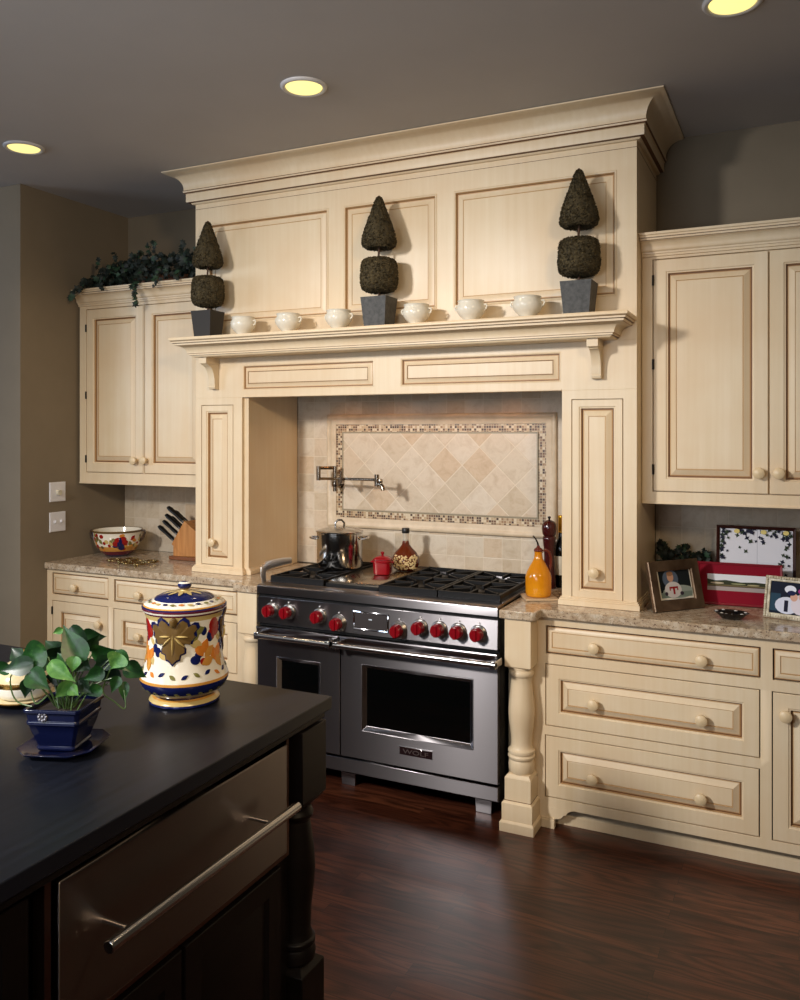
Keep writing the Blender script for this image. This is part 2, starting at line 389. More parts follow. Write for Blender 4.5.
# worktops
def counter(poly, label, cat='countertop'):
    cx = sum(p[0] for p in poly)/len(poly); cy = sum(p[1] for p in poly)/len(poly)
    o = MB().prism(poly, Matrix.Identity(4), .894, .93).build('granite_countertop', GRANITE, bevel=.004, seg=3, off=(cx, cy, .894)); return tag(o, label, cat)
counter([(-1.143, 4.083), (-1.143, 3.36), (-.997, 3.36), (-.985, 3.372), (-.985, 3.447), (.445, 3.447), (.445, 4.083)], 'speckled granite countertop right of the range, holding picture frames')
counter([(XL+.002, 4.083), (XL+.002, 3.452), (-2.527, 3.452), (-2.527, 3.372), (-2.515, 3.36), (-2.377, 3.36), (-2.377, 4.083)], 'speckled granite countertop left of the range, under bowl and knife block')

# ---------------------------------------------------------------- upper cabinets
YU = 3.70
CROWN = [(0,2.430),(.010,2.431),(.010,2.440),(.015,2.442),(.016,2.449),(.022,2.452)]+[(.024+.030*(1-math.cos(a*PI/12)), 2.455+.036*math.sin(a*PI/12)) for a in range(7)]+[(.057,2.493),(.057,2.501),(.063,2.503),(.063,2.511),(.070,2.513),(.070,2.523),(-.3,2.523),(-.3,2.430)]
def upper(label, x0, x1, holes, knobs, hx, loc, hz):
    t = thing('upper_cabinet', label, 'cabinet', loc); G = .0042
    hg = [(h[0]-G, h[1]+G, h[2]-G, h[3]+G) for h in holes]
    MB().frame(at(FY, 0, YU, 0), [x0, x1]+[a for h in hg for a in h[:2]], [1.380, 2.435]+[a for h in hg for a in h[2:]], hg, -.02, 0).build('face_frame', CREAM, t, bevel=.0008, seg=1)
    MB().box(x0, x1, YU+.019, YW-.005, 1.380, 2.435).build('carcass', CREAM, t, smooth=False)
    MB().box(x0, x1, YU-.004, YU+.012, 1.372, 1.381).build('bottom_lip', CREAM, t, bevel=.002)
    c = MB(); c.loft([[(x, YU-d, z) for d, z in CROWN] for x in (x0, x1)], 0, True, True)
    c.box(x0, x1, YU-.0161, YU-.014, 2.4492, 2.4515, 1).box(x0, x1, YU-.0571, YU-.05, 2.4915, 2.4932, 1).box(x0, x1, YU-.0636, YU-.05, 2.5015, 2.503, 1); c.build('crown_moulding', CM, t, sharp=40)
    for h, k in zip(holes, knobs):
        dd = front('door', *h, YU, t, door_steps(.064), [k])
        if k[0] > (h[0]+h[1])/2: hinges(h[0]-.001, hz, YU, dd)
    return t
upper('cream two-door upper cabinet in the left corner, ivy on top', -3.903, -2.936, [(-3.847, -3.4095, 1.443, 2.409), (-3.3945, -2.957, 1.443, 2.409)], [(-3.46, 1.514), (-3.385, 1.517)], 0, (-3.43, 3.9, 1.38), (2.30, 1.90, 1.52))
upper('cream upper cabinet right of the hood, above the picture frames', -.611, .40, [(-.563, -.1134, 1.4285, 2.4157), (-.1068, .343, 1.4285, 2.4157)], [(-.147, 1.513), (-.073, 1.513)], 0, (-.1, 3.9, 1.38), (2.33, 1.52, 1.97))

# ---------------------------------------------------------------- mantel hood
YH = 3.585; HX0, HX1, IX0, IX1 = -2.934, -.613, -2.629, -.9315
HD = thing('mantel_hood', 'cream carved mantel hood surrounding the range, up to the ceiling', 'range hood', (-1.77, 3.8, .93))
b = MB()
pan = [(-2.850, -2.106, 2.2555, 2.7915), (-2.021, -1.522, 2.2555, 2.7915), (-1.4385, -.695, 2.2555, 2.7915)]
b.frame(at(FY, 0, YH, 0), [HX0, HX1]+[a for p in pan for a in p[:2]], [2.0695, ZC-.004]+[a for p in pan for a in p[2:]], pan, -.02, 0)
b.box(HX0, HX1, YH+.019, YW-.005, 1.95, ZC-.004)
b.build('upper_body', CM, HD, bevel=.001)
for p in pan:
    m_ = MB(); m_.rings(at(FY, 0, YH, 0), *p, [(0,-.02), (0,0), (.005,.003), (.010,.001), (.0135,-.010,3), (.0155,-.012,1), (.020,-.012,3), (.045,-.003,0), (.0465,-.0045,3), (.0485,-.004,3), (.0505,-.0035)], 0)
    m_.build('panel', CM, HD, sharp=25)
# crown round the top of the hood
def sweep(prof, side, mats, name, parent, m=0, yb=None):
    mb = MB(); rings = []
    for d, z in prof:
        e = side(d); rings.append([(HX0-e, yb, z), (HX0-e, YH-d, z), (HX1+e, YH-d, z), (HX1+e, yb, z)])
    mb.loft(rings, m, False, False)
    R = mb.bm.verts; return mb
cp = [(0,2.902),(.012,2.903),(.018,2.910),(.034,2.912),(.036,2.917),(.036,2.955),(.040,2.957),(.046,2.962),(.048,2.969),(.044,2.974)]
cp += [(.044+.072*(1-math.cos(a*PI/20)), 2.977+.076*math.sin(a*PI/20)) for a in range(11)]+[(.119,3.055),(.126,3.058),(.126,ZC-.002)]
c = sweep(cp, lambda d: d, CM, 'crown', HD, [0,0,1,0,0,0,1,0,1]+[0]*20, YW-.005)
c.box(HX0-.0008, HX1+.0008, YH-.0008, YW-.01, 2.8755, 2.8775, 1)
c.build('crown_moulding', CM, HD, sharp=38)
# mantel shelf
mp = [(.0,2.069),(.130,2.069),(.135,2.0745),(.1355,2.0765),(.143,2.078),(.143,2.085),(.150,2.087)]
mp += [(.150+.040*(1-math.cos(a*PI/16)), 2.088+.037*math.sin(a*PI/16)) for a in range(9)]+[(.197,2.1265),(.198,2.135),(.205,2.138),(.206,2.1455),(.211,2.148),(.215,2.152),(.215,2.161),(.212,2.165),(0,2.165)]
mats = [0]*len(mp); mats[3] = 1; mats[5] = 3; mats[15] = 3; mats[17] = 1; mats[19] = 3
c = sweep(mp, lambda d: d-.215, CM, 'shelf', HD, mats, YH)
c.build('mantel_shelf', CM, HD, sharp=38)
# frieze
fr = [(-2.626, -1.852, 1.897, 2.030), (-1.7103, -.9355, 1.897, 2.030)]
b = MB(); b.frame(at(FY, 0, YH, 0), [HX0, HX1]+[a for p in fr for a in p[:2]], [1.861, 2.0695]+[a for p in fr for a in p[2:]], fr, -.022, 0)
b.box(HX0+.003, HX1-.003, YH+.019, YH+.06, 1.861, 2.0695); b.box(IX0, IX1, YH-.003, YH, 1.861, 1.868)
b.build('frieze', CREAM, HD, bevel=.001)
for p in fr:
    m_ = MB(); m_.rings(at(FY, 0, YH, 0), *p, [(0,-.02), (0,-.001), (.004,.0), (.008,-.004), (.010,-.012,3), (.0125,-.012,1), (.016,-.011,3), (.034,-.001), (.0355,-.004,3), (.0375,-.0035,1), (.039,-.002)], 0)
    m_.build('panel', CM, HD, sharp=25)
# corbels
for xc in (-2.798, -.775):
    m_ = MB()
    pr = [(YH, 2.069), (YH-.105, 2.069), (YH-.105, 2.037), (YH-.098, 2.034), (YH-.090, 2.03)]
    pr += [(YH-.036-.054*(1-math.sin(a*PI/16)), 2.028-.095*(1-math.cos(a*PI/16))) for a in range(9)]+[(YH-.034, 1.925), (YH-.037, 1.918), (YH-.033, 1.908), (YH-.02, 1.905), (YH, 1.905)]
    m_.prism(pr, FX, xc-.02, xc+.02); m_.prism([(YH, 2.0692), (YH-.112, 2.0692), (YH-.112, 2.036), (YH, 2.036)], FX, xc-.024, xc+.024)
    m_.build('corbel', CREAM, HD, sharp=30, bevel=.001)
# legs: face frame, door with knob, side panels
for (x0, x1, h, kx, kz) in ((HX0, IX0, (-2.892, -2.6885, .975, 1.8205), -2.8075, 1.095), (IX1, HX1, (-.8865, -.6725, .966, 1.8185), -.7875, 1.080)):
    G = .0032; hg = (h[0]-G, h[1]+G, h[2]-G, h[3]+G)
    b = MB(); b.frame(at(FY, 0, YH, 0), [x0, x1, hg[0], hg[1]], [.931, 1.861, hg[2], hg[3]], [hg], -.02, 0)
    b.box(x0, x1+(.028 if x0 == HX0 else 0), YH+.019, YW-.045, .931, 1.95)
    # base moulding
    for e, z0, z1 in ((.014, .931, .953), (.010, .953, .960), (.005, .960, .966)): b.box(x0-e, x1+e, YH-e, YH+.018, z0, z1).box(x0-e, x1+e+(.028 if x0 == HX0 else 0), YH+.0181, YH+.42, z0, z1)
    p = b.build('pilaster', CREAM, HD, bevel=.001)
    front('door', *h, YH, HD, door_steps(.042), [(kx, kz)], .002)
MB().box(IX0, IX1, YH+.05, YW-.045, 1.93, 1.96).build('hood_liner', DARKSTEEL, HD, smooth=False)

# ---------------------------------------------------------------- backsplash
YT = 4.085
BS = thing('tile_backsplash', 'travertine tile backsplash with framed diagonal panel behind the range', 'backsplash', (-1.78, YT, .93))
MB().box(IX0+.001, IX1-.001, YT, YW-.003, .935, 1.93).build('field_tile', TILE, BS, smooth=False)
MB().box(-2.345, -1.140, YT-.006, YT, 1.205, 1.72).build('mosaic_border', MOSAIC, BS, smooth=False)
MB().box(-2.298, -1.187, YT-.009, YT-.004, 1.252, 1.673).build('diagonal_tile', TILED, BS, smooth=False)
g = MB()
for (i, w) in ((0, .006),):
    g.frame(at(FY, 0, YT, 0), [-2.307, -2.298, -1.187, -1.178], [1.243, 1.252, 1.673, 1.682], [(-2.298, -1.187, 1.252, 1.673)], .004, .0115)
g.build('pencil_liner', plain('grey_green_liner', (150, 140, 116), .4), BS, bevel=.002)
m_ = MB(); ou = (-2.402, -1.085, 1.148, 1.778)
pr = [(0, -.001), (0, .012), (.003, .018), (.010, .022), (.018, .020), (.024, .013), (.034, .011), (.046, .009), (.055, .007), (.057, -.001)]
R = []
for i, w in pr: R.append([at(FY, 0, YT, 0) @ Vector(p) for p in ((ou[0]+i, ou[2]+i, w), (ou[1]-i, ou[2]+i, w), (ou[1]-i, ou[3]-i, w), (ou[0]+i, ou[3]-i, w))])
m_.loft(R, 0, True, False); m_.build('frame_moulding', STONE, BS, sharp=50)
for x0, x1, lab in ((XL+.002, HX0-.001, 'travertine tile strip behind the knife block and flowered bowl'), (HX1+.001, .44, 'travertine tile strip behind the picture frames')):
    o = MB().box(x0, x1, YT+.004, YW-.003, .9305, 1.379).build('tile_backsplash', TILE, smooth=False, off=((x0+x1)/2, YT, .93)); tag(o, lab, 'backsplash')

# ---------------------------------------------------------------- range
RX0, RX1 = -2.372, -1.148; YR = 3.36
RG = thing('range', 'wide stainless range with nine red knobs under the hood', 'range', (-1.76, 3.72, 0))
b = MB(); b.box(RX0, RX1, YR+.03, YT-.008, .10, .925); b.build('body', DARKSTEEL, RG, smooth=False)
# bullnose
pr = [(YR-.004, .900), (YR-.004, .930)]+[(YR+.010-.014*math.cos(a*PI/12), .930+.012*math.sin(a*PI/12)) for a in range(1, 7)]+[(YR+.085, .942), (YR+.085, .900)]
MB().prism(pr, FX, RX0, RX1).build('bullnose', STEEL, RG, sharp=40)
MB().box(RX0, RX1, YR+.085, YT-.05, .920, .936).build('cooktop', IRON, RG, bevel=.002)
MB().box(RX0, RX1, YT-.05, YT-.008, .92, .962).box(RX0+.01, RX1-.01, YT-.046, YT-.02, .962, .966).build('rear_trim', STEEL, RG, bevel=.002)
for x_ in (RX0, RX1-.014): MB().box(x_, x_+.014, YR+.085, YT-.05, .93, .944).build('side_trim', STEEL, RG, bevel=.002)
# control panel + knobs
pr = [(YR+.004, .884), (YR-.002, .757), (YR+.04, .757), (YR+.04, .884)]
CP = MB().prism(pr, FX, RX0, RX1).build('control_panel', STEEL, RG, bevel=.002)
MB().box(RX0+.003, RX1-.003, YR+.015, YR+.05, .742, .757).box(RX0+.003, RX1-.003, YR+.015, YR+.05, .884, .9).build('vent_gap', IRON, RG, smooth=False)
m_ = MB(); m_.rings(at(FY, 0, YR-.0005, 0), -1.842, -1.662, .778, .862, [(0,-.004),(0,.003),(.003,.005),(.006,.003),(.008,-.0005)], 0)
m_.build('display_frame', CHROME, CP, sharp=50)
MB().box(-1.834, -1.670, YR-.0015, YR, .786, .854).build('display', plain('display_dark', (120, 112, 110), .38, 1), CP, smooth=False)
m_ = MB(); [m_.box(-1.762+i*.006, -1.758+i*.006, YR-.0022, YR-.001, .826, .831) for i in range(3)]; m_.build('display_digits', emis('display_digits', (190, 200, 210), .6), CP, smooth=False)
MF = FY.to_3x3().to_4x4()
BEZEL = plain('bezel_steel', (150, 146, 142), .28, 1)
for kx, kz, big in ((-2.291,.824,0), (-2.194,.824,0), (-2.0225,.820,0), (-1.919,.797,1), (-1.6105,.797,1), (-1.5065,.820,0), (-1.4145,.820,0), (-1.3255,.820,0), (-1.2335,.820,0)):
    k = MB(); k.lathe([(.0001,.012),(.026,.012),(.029,.014),(.0295,.020),(.0275,.042),(.026,.047),(.0225,.050),(.0001,.050)], (kx, YR, kz), 36, 0, MF, False)
    k.rings(at(FY, kx, YR-.05, kz), -.007, .007, -.025, .025, [(0,-.01),(0,.004),(.002,.006)], 0)
    ko = k.build('control_knob', RED, RG, sharp=30)
    rr = .041 if big else .037
    z = MB(); z.lathe([(.0001,-.002),(rr,-.002),(rr,.004),(rr-.003,.007),(rr-.006,.008),(.031,.012),(.031,.017),(.0285,.019),(.0001,.019)], (kx, YR, kz), 36, 0, MF, False)
    z.build('bezel', BEZEL, ko, sharp=40)
    MB().cyl((kx+.002, YR-.0005, kz+rr+.008), (kx+.002, YR-.004, kz+rr+.008), .0035, 10).build('indicator_light', WHITE, RG)
# oven doors
def oven(name, x0, x1, wx0, wx1, wz0, wz1, hx0, hx1):
    d = MB(); d.frame(at(FY, 0, YR, 0), [x0, x1, wx0, wx1], [.188, .738, wz0, wz1], [(wx0, wx1, wz0, wz1)], -.035, 0)
    d.rings(at(FY, 0, YR, 0), wx0, wx1, wz0, wz1, [(0,.0), (.001,.002), (.020,-.016)], 0)
    dd = d.build(name, STEEL, RG, bevel=.0015)
    MB().box(wx0+.015, wx1-.015, YR+.0155, YR+.03, wz0+.015, wz1-.015).build('window', BLACKGLASS, dd, smooth=False)
    MB().prism([(YR, .705), (YR, .742), (YR-.012, .742), (YR-.014, .736)], FX, x0, x1).build('top_rail', STEEL, dd, bevel=.001)
    h = MB(); h.tube([(hx0, YR-.08, .716), (hx1, YR-.08, .716)], .0135, 20)
    for xe in (hx0+.012, hx1-.012): h.box(xe-.012, xe+.012, YR-.092, YR-.002, .700, .732)
    h.build('handle', mk_handle, dd, sharp=40, bevel=.002)
    return dd
mk_handle = plain('handle_steel', (206, 204, 204), .2, 1)
oven('oven_door', RX0, -1.9135, -2.262, -2.018, .325, .603, -2.33, -1.918)
rd = oven('oven_door', -1.9085, RX1, -1.80, -1.258, .318, .622, -1.901, -1.128)
# badge (dark maker's plate with small letters)
bd = MB(); bd.box(-1.607, -1.449, YR-.003, YR, .245, .277); bo = bd.build('badge', plain('badge_dark', (40, 24, 26), .35, .3), rd, bevel=.001)
MB().box(-1.607, -1.449, YR-.006, YR, .2765, .2815).build('badge_strip', CHROME, bo, bevel=.001)
def text(body, name, size, x, y, z, mat, parent, ext=.0006, sx=1.0):
    cu = bpy.data.curves.new(name, 'FONT'); cu.body = body; cu.size = size; cu.extrude = ext; cu.align_x = 'CENTER'; cu.align_y = 'CENTER'
    tmp = bpy.data.objects.new(name, cu); COL.objects.link(tmp); bpy.context.view_layer.update()
    me = bpy.data.meshes.new_from_object(tmp.evaluated_get(bpy.context.evaluated_depsgraph_get())); bpy.data.objects.remove(tmp)
    bm = bmesh.new(); bm.from_mesh(me); bpy.data.meshes.remove(me); mb = MB(); mb.bm.free(); mb.bm = bm
    M = at(FY, x, y, z) @ Matrix.Diagonal((sx, 1, 1, 1))
    for v in bm.verts: v.co = M @ v.co
    return mb.build(name, mat, parent, smooth=False)
text('WOLF', 'badge_lettering', .026, -1.528, YR-.0032, .2605, plain('badge_letters', (150, 140, 138), .3, .8), bo, sx=1.7)
MB().box(RX0, RX1, YR+.002, YR+.03, .115, .176).build('kick_panel', STEEL, RG, bevel=.002)
MB().box(RX0+.02, RX1-.02, 3.60, 3.62, .03, .12).build('kick_recess', IRON, RG, smooth=False)
for fx in (-2.27, -1.935, -1.255):
    MB().taper(fx, 3.50, 0, .116, .036, .02, .042, .024).build('foot', STEEL, RG, bevel=.002)
for fx in (-2.27, -1.255): MB().cyl((fx, 3.98, 0), (fx, 3.98, .11), .02).build('foot', STEEL, RG)
# grates and burners
def grate(x0, x1, y0=3.452, y1=4.025):
    g = MB(); zt, zb, w = .972, .940, .0065; ym = (y0+y1)/2; xm = (x0+x1)/2
    for y in (y0, ym, y1): g.box(x0, x1, y-w, y+w, zb if y == y0 else zt-.018, zt)
    for x in (x0+w, x1-w): g.box(x-w, x+w, y0, y1, zt-.018, zt)
    for yc in ((y0+ym)/2, (ym+y1)/2):
        g.box(x0, xm-.035, yc-.005, yc+.005, zt-.016, zt).box(xm+.035, x1, yc-.005, yc+.005, zt-.016, zt)
        g.box(xm-.005, xm+.005, yc-(ym-y0)/2, yc-.035, zt-.016, zt).box(xm-.005, xm+.005, yc+.035, yc+(ym-y0)/2, zt-.016, zt)
        for sx in (-1, 1):
            for sy in (-1, 1):
                M = Matrix.Translation((xm, yc, 0)) @ Matrix.Rotation(math.atan2(sy*.9, sx), 4, 'Z'); g.box(.05, .165, -.0045, .0045, zt-.016, zt, 0, M)
    for x in (x0+.01, x1-.01):
        for y in (y0+.01, y1-.01): g.box(x-.008, x+.008, y-.008, y+.008, .936, zb+.02)
    return g.build('grate', IRON, RG, bevel=.0015)
for x0, x1 in ((-2.355, -2.052), (-1.757, -1.463), (-1.459, -1.166)):
    grate(x0, x1)
    for yc in (3.595, 3.882):
        u = MB(); u.lathe([(.0001,.936),(.055,.936),(.052,.944),(.040,.946),(.040,.951),(.036,.955),(.0001,.956)], ((x0+x1)/2, yc, 0), 28, 0, None, False); u.build('burner', IRON, RG, sharp=40)
m_ = MB(); m_.box(-2.046, -1.763, 3.455, 4.02, .936, .957, 1); m_.build('griddle_frame', [IRON, IRON], RG, bevel=.003)
m_ = MB(); m_.rings(Matrix.Identity(4) @ Matrix.Translation((0,0,.957)), -2.042, -1.767, 3.472, 3.995, [(0,0),(0,.008),(.003,.010)], 0); m_.build('griddle_cover', plain('griddle_steel', (168, 156, 140), .22, 1), RG, sharp=40)

# ---------------------------------------------------------------- island
IX, IY1, IY0, IXB = -1.197, 2.058, .25, -3.2
o = MB().prism([(IXB, IY0), (IX, IY0), (IX, IY1), (IXB, IY1)], Matrix.Identity(4), .894, .93).build('island_countertop', ISLTOP, bevel=.003, off=((IX+IXB)/2, (IY0+IY1)/2, .894))
tag(o, 'black wooden island top under the potted plant and painted jar', 'countertop')
IS = thing('kitchen_island', 'dark espresso island with turned corner leg, in the foreground', 'island', (-2.1, 1.15, 0))
XF = -1.262
b = MB(); b.frame(at(FX, XF), [IY0+.05, 2.03, 1.078, 1.892], [.09, .894, .545, .872], [(1.078, 1.892, .545, .872)], -.02, 0)
b.box(IXB+.05, XF-.0202, IY0+.05, 2.03, .09, .875); b.box(IXB+.09, XF-.06, IY0+.09, 1.97, 0, .09)
b.build('cabinet_body', ESPRESSO, IS, bevel=.0015)
ES = [ESPRESSO]*4
for y0, y1 in ((1.085, 1.47), (1.482, 1.865)):
    m_ = MB(); m_.rings(at(FX, XF+.001), y0, y1, .12, .525, [(0,-.002),(0,.018),(.002,.02),(.055,.02),(.060,.012),(.064,.010),(.095,.017)], 0); m_.build('door', ES, IS, bevel=0)
m_ = MB(); m_.rings(at(FX, XF+.001), .33, 1.06, .12, .85, [(0,-.002),(0,.018),(.002,.02),(.055,.02),(.060,.012),(.064,.010),(.095,.017)], 0); m_.build('door', ES, IS)
MB().box(XF, IX-.012, IY0+.03, 2.04, .873, .8935).build('apron', ESPRESSO, IS, bevel=.004)
lx, ly, h = -1.268, 1.978, .062
p = MB(); p.taper(lx, ly, .672, .868, h, h, h, h).taper(lx, ly, .650, .672, .045, .045, h, h).taper(lx, ly, .07, .20, h-.004, h-.004, h-.004, h-.004).taper(lx, ly, .20, .215, h-.004, h-.004, .04, .04)
p.taper(lx, ly, 0, .07, .072, .072, .068, .068)
p.lathe([(.042,.21),(.054,.22),(.056,.24),(.048,.258),(.055,.262),(.055,.275),(.048,.28),(.042,.30),(.044,.36),(.052,.43),(.055,.47),(.052,.52),(.044,.575),(.040,.605),(.046,.612),(.050,.622),(.046,.632),(.043,.64),(.045,.652)], (lx, ly, 0), 36)
p.build('turned_leg', ESPRESSO, IS, sharp=32, bevel=.002)
MD = thing('microwave_drawer', 'stainless drawer with long bar handle built into the dark island', 'drawer appliance', (XF, 1.475, .7))
b = MB(); b.frame(at(FX, -1.231), [1.085, 1.888, 1.100, 1.876], [.549, .870, .560, .860], [(1.100, 1.876, .560, .860)], -.03, 0); b.build('trim_frame', plain('trim_steel', (120, 96, 88), .35, 1), MD, bevel=.001)
b = MB(); b.box(-1.262, -1.2234, 1.111, 1.8675, .566, .8535); fp = b.build('front_panel', STEELD, MD, bevel=.003)
b = MB(); b.tube([(-1.153, 1.161, .726), (-1.153, 1.808, .726)], .0125, 20)
hd = b.build('handle', mk_handle, fp, sharp=40, bevel=.0015)
for y in (1.221, 1.700): MB().cyl((-1.2234, y, .728), (-1.155, y, .728), .0055, 14).build('handle_post', mk_handle, hd)

# ---------------------------------------------------------------- painted jar
JW, NAVY, OCHRE, MAROON = plain('jar_white', (236, 230, 214), .12), plain('cobalt_blue', (20, 28, 80), .1), plain('ochre_glaze', (198, 142, 66), .15), plain('maroon_glaze', (96, 30, 44), .15)
GOLDB, GOLDL, PRED, PGREEN = plain('bronze_leaf', (104, 80, 42), .3), plain('pale_gold', (196, 172, 110), .25), plain('painted_red', (150, 26, 22), .15), plain('painted_olive', (120, 116, 62), .2)
ORANGE = plain('painted_orange', (206, 124, 46), .15)
JM = [JW, NAVY, OCHRE, MAROON, GOLDB, GOLDL, PRED, PGREEN, ORANGE]
def interp(prof, z):
    for (r0, z0), (r1, z1) in zip(prof, prof[1:]):
        if z0 <= z <= z1 and z1 > z0: return r0+(r1-r0)*(z-z0)/(z1-z0)
    return prof[-1][0] if z > prof[-1][1] else prof[0][0]
def decal(mb, prof, c, phi, z, poly, m, rot=0, lift=.0012, grow=1.0):
    cr, sr = math.cos(rot), math.sin(rot)
    def P(s, t, li):
        s, t = (s*cr-t*sr)*grow, (s*sr+t*cr)*grow; zz = z+t; r = interp(prof, zz)+li; a = phi+s/max(r, .02)
        return (c[0]+r*math.cos(a), c[1]+r*math.sin(a), c[2]+zz)
    ctr = mb.v(P(0, 0, lift*1.6)); mid = [mb.v(P(s*.5, t*.5, lift*1.4)) for s, t in poly]; rim = [mb.v(P(s, t, lift)) for s, t in poly]; skirt = [mb.v(P(s, t, -lift)) for s, t in poly]; n = len(poly)
    for i in range(n):
        j = (i+1) % n
        mb.face([ctr, mid[i], mid[j]], m); mb.face([mid[i], rim[i], rim[j], mid[j]], m); mb.face([rim[i], skirt[i], skirt[j], rim[j]], m)
ell = lambda a, b, n=14: [(a*math.cos(2*PI*i/n), b*math.sin(2*PI*i/n)) for i in range(n)]
leafp = lambda L, W, n=7: [(W*math.sin(PI*i/n), -L/2+L*i/n) for i in range(n+1)]+[(-W*math.sin(PI*i/n), -L/2+L*i/n) for i in range(n-1, 0, -1)]
def vine(sc):   # grape-leaf outline, tip down
    q = [(0,-.064),(.010,-.054),(.017,-.052),(.019,-.040),(.030,-.036),(.030,-.026),(.024,-.016),(.034,-.012),(.044,-.016),(.048,-.004),(.056,.002),(.054,.014),(.063,.022),(.060,.034),(.050,.036),(.040,.030),(.038,.042),(.028,.050),(.018,.044),(.010,.034),(.004,.040)]
    return [(x*sc, y*sc) for x, y in q+[(-x, y) for x, y in q[::-1][:-1]]]
jx, jy = -1.555, 1.853; JC = Vector((jx, jy, .931)); jphi = math.atan2(-jy, -jx)
JR = thing('painted_jar', 'tall lidded jar painted with fruit and leaves, blue base, on the island', 'jar', JC)
jp = [(.090,0),(.0965,.003),(.0965,.009),(.092,.014),(.088,.018),(.082,.022),(.084,.026),(.100,.034),(.113,.047),(.120,.060),(.1212,.068),(.1195,.075),(.114,.090),(.106,.115),(.1015,.140),(.099,.170),(.0988,.190),(.1005,.215),(.1045,.238),(.109,.251),(.1125,.256),(.1155,.261),(.116,.267),(.112,.270),(.104,.267),(.100,.260)]
jm = [1,1,5,5,2,1,1,1,1,1,2,0,0,0,0,0,0,0,5,3,0,3,1,0,0]
b = MB(); b.lathe(jp, JC, 56, jm, None, False)
D = lambda ph, z, poly, m, rot=0, **k: decal(b, jp, JC, jphi+ph, z-.014, poly, m, rot, **k)
def fruit_side(p0):
    D(p0+.28, .147, ell(.014, .012), 1); D(p0+.36, .158, ell(.010, .010), 1); D(p0+.53, .222, ell(.009, .012), 1); D(p0+.75, .205, ell(.012, .016), 1)
    D(p0+.85, .235, ell(.016, .020), 6); D(p0+.80, .21, ell(.014, .018), 6); D(p0+.98, .222, ell(.014, .02), 6); D(p0+.50, .140, ell(.010, .010), 6)
    for a, z, r, m in ((.40,.172,.5,8),(.56,.180,-.4,8),(.70,.165,-.9,2),(.86,.155,.2,8),(.62,.140,1.9,2),(.30,.19,1.2,5),(1.0,.135,.4,2),(.35,.225,-1.2,7),(.22,.205,-1.0,7),(1.05,.16,-.5,8)): D(p0+a, z, leafp(.042, .012), m, r, lift=.0018)
def small_side(p0):
    D(p0-.88, .178, ell(.009, .012), 1); D(p0-.76, .168, ell(.010, .013), 1); D(p0-1.0, .195, leafp(.03, .006), 5, .7); D(p0-.62, .160, leafp(.034, .008), 5, .9); D(p0-.95, .145, leafp(.026, .007), 5, .4); D(p0-.82, .20, leafp(.022, .006), 7, -.5)
for p0 in (0, 2*PI/3, 4*PI/3):
    fruit_side(p0); small_side(p0)
for i in range(22):
    a = i*2*PI/22; D(a, .106+.003*(i % 3), leafp(.022, .005), (1, 7, 1, 8)[i % 4], 1.0 if i % 2 else -1.1)
    D(a+.1, .058, leafp(.016, .004), 7, 1.2)
jb = b.build('body', JM, JR, sharp=50)
for p0 in (0, 2*PI/3, 4*PI/3):
    b = MB(); decal(b, jp, JC, jphi+p0-.30, .195, vine(1.16), 1, 0, .003); decal(b, jp, JC, jphi+p0-.30, .193, vine(1.03), 4, 0, .006)
    for rr, L in ((0, .060), (.8, .042), (-.8, .042), (1.5, .034), (-1.5, .034)):
        decal(b, jp, JC, jphi+p0-.30+.022*math.sin(rr)/.1, .201-.022*math.cos(rr), leafp(L, .0032), 5, rr, .0085)
    decal(b, jp, JC, jphi+p0-.27, .238, ell(.010, .014), 4, 0, .010)
    b.build('relief_leaf', JM, JR, sharp=60)
lp = [(.103,.2675),(.1125,.2705),(.110,.274),(.098,.279),(.084,.284),(.0825,.285),(.078,.290),(.066,.296),(.048,.3005),(.030,.303),(.014,.3045),(.010,.306)]
b = MB(); b.lathe(lp, JC, 56, [2,2,0,0,0,1,1,1,1,5,5], None, False)
for i in range(26):
    a = i*2*PI/26; rr = .094+.003*(i % 2); z = .2815
    v0 = [b.v((JC.x+rr*math.cos(a)+(math.cos(a)*s-math.sin(a)*t), JC.y+rr*math.sin(a)+(math.sin(a)*s+math.cos(a)*t), JC.z+z-.32*s+.0012)) for s, t in ell(.005, .008, 8)]; b.face(v0, (1, 7, 8, 5)[i % 4])
for i in range(11):
    a = i*2*PI/11; v0 = [b.v((JC.x+.04*math.cos(a)+(math.cos(a)*s-math.sin(a)*t), JC.y+.04*math.sin(a)+(math.sin(a)*s+math.cos(a)*t), JC.z+.3035-.13*s)) for s, t in leafp(.012, .02, 4)]; b.face(v0, 5)
ld = b.build('lid', JM, JR, sharp=50)
MB().lathe([(.0001,.303),(.012,.304),(.010,.308),(.0165,.313),(.0195,.320),(.018,.326),(.012,.330),(.0001,.3315)], JC, 24, [5,5,4,1,1,0,1], None, False).build('lid_knob', JM, ld)

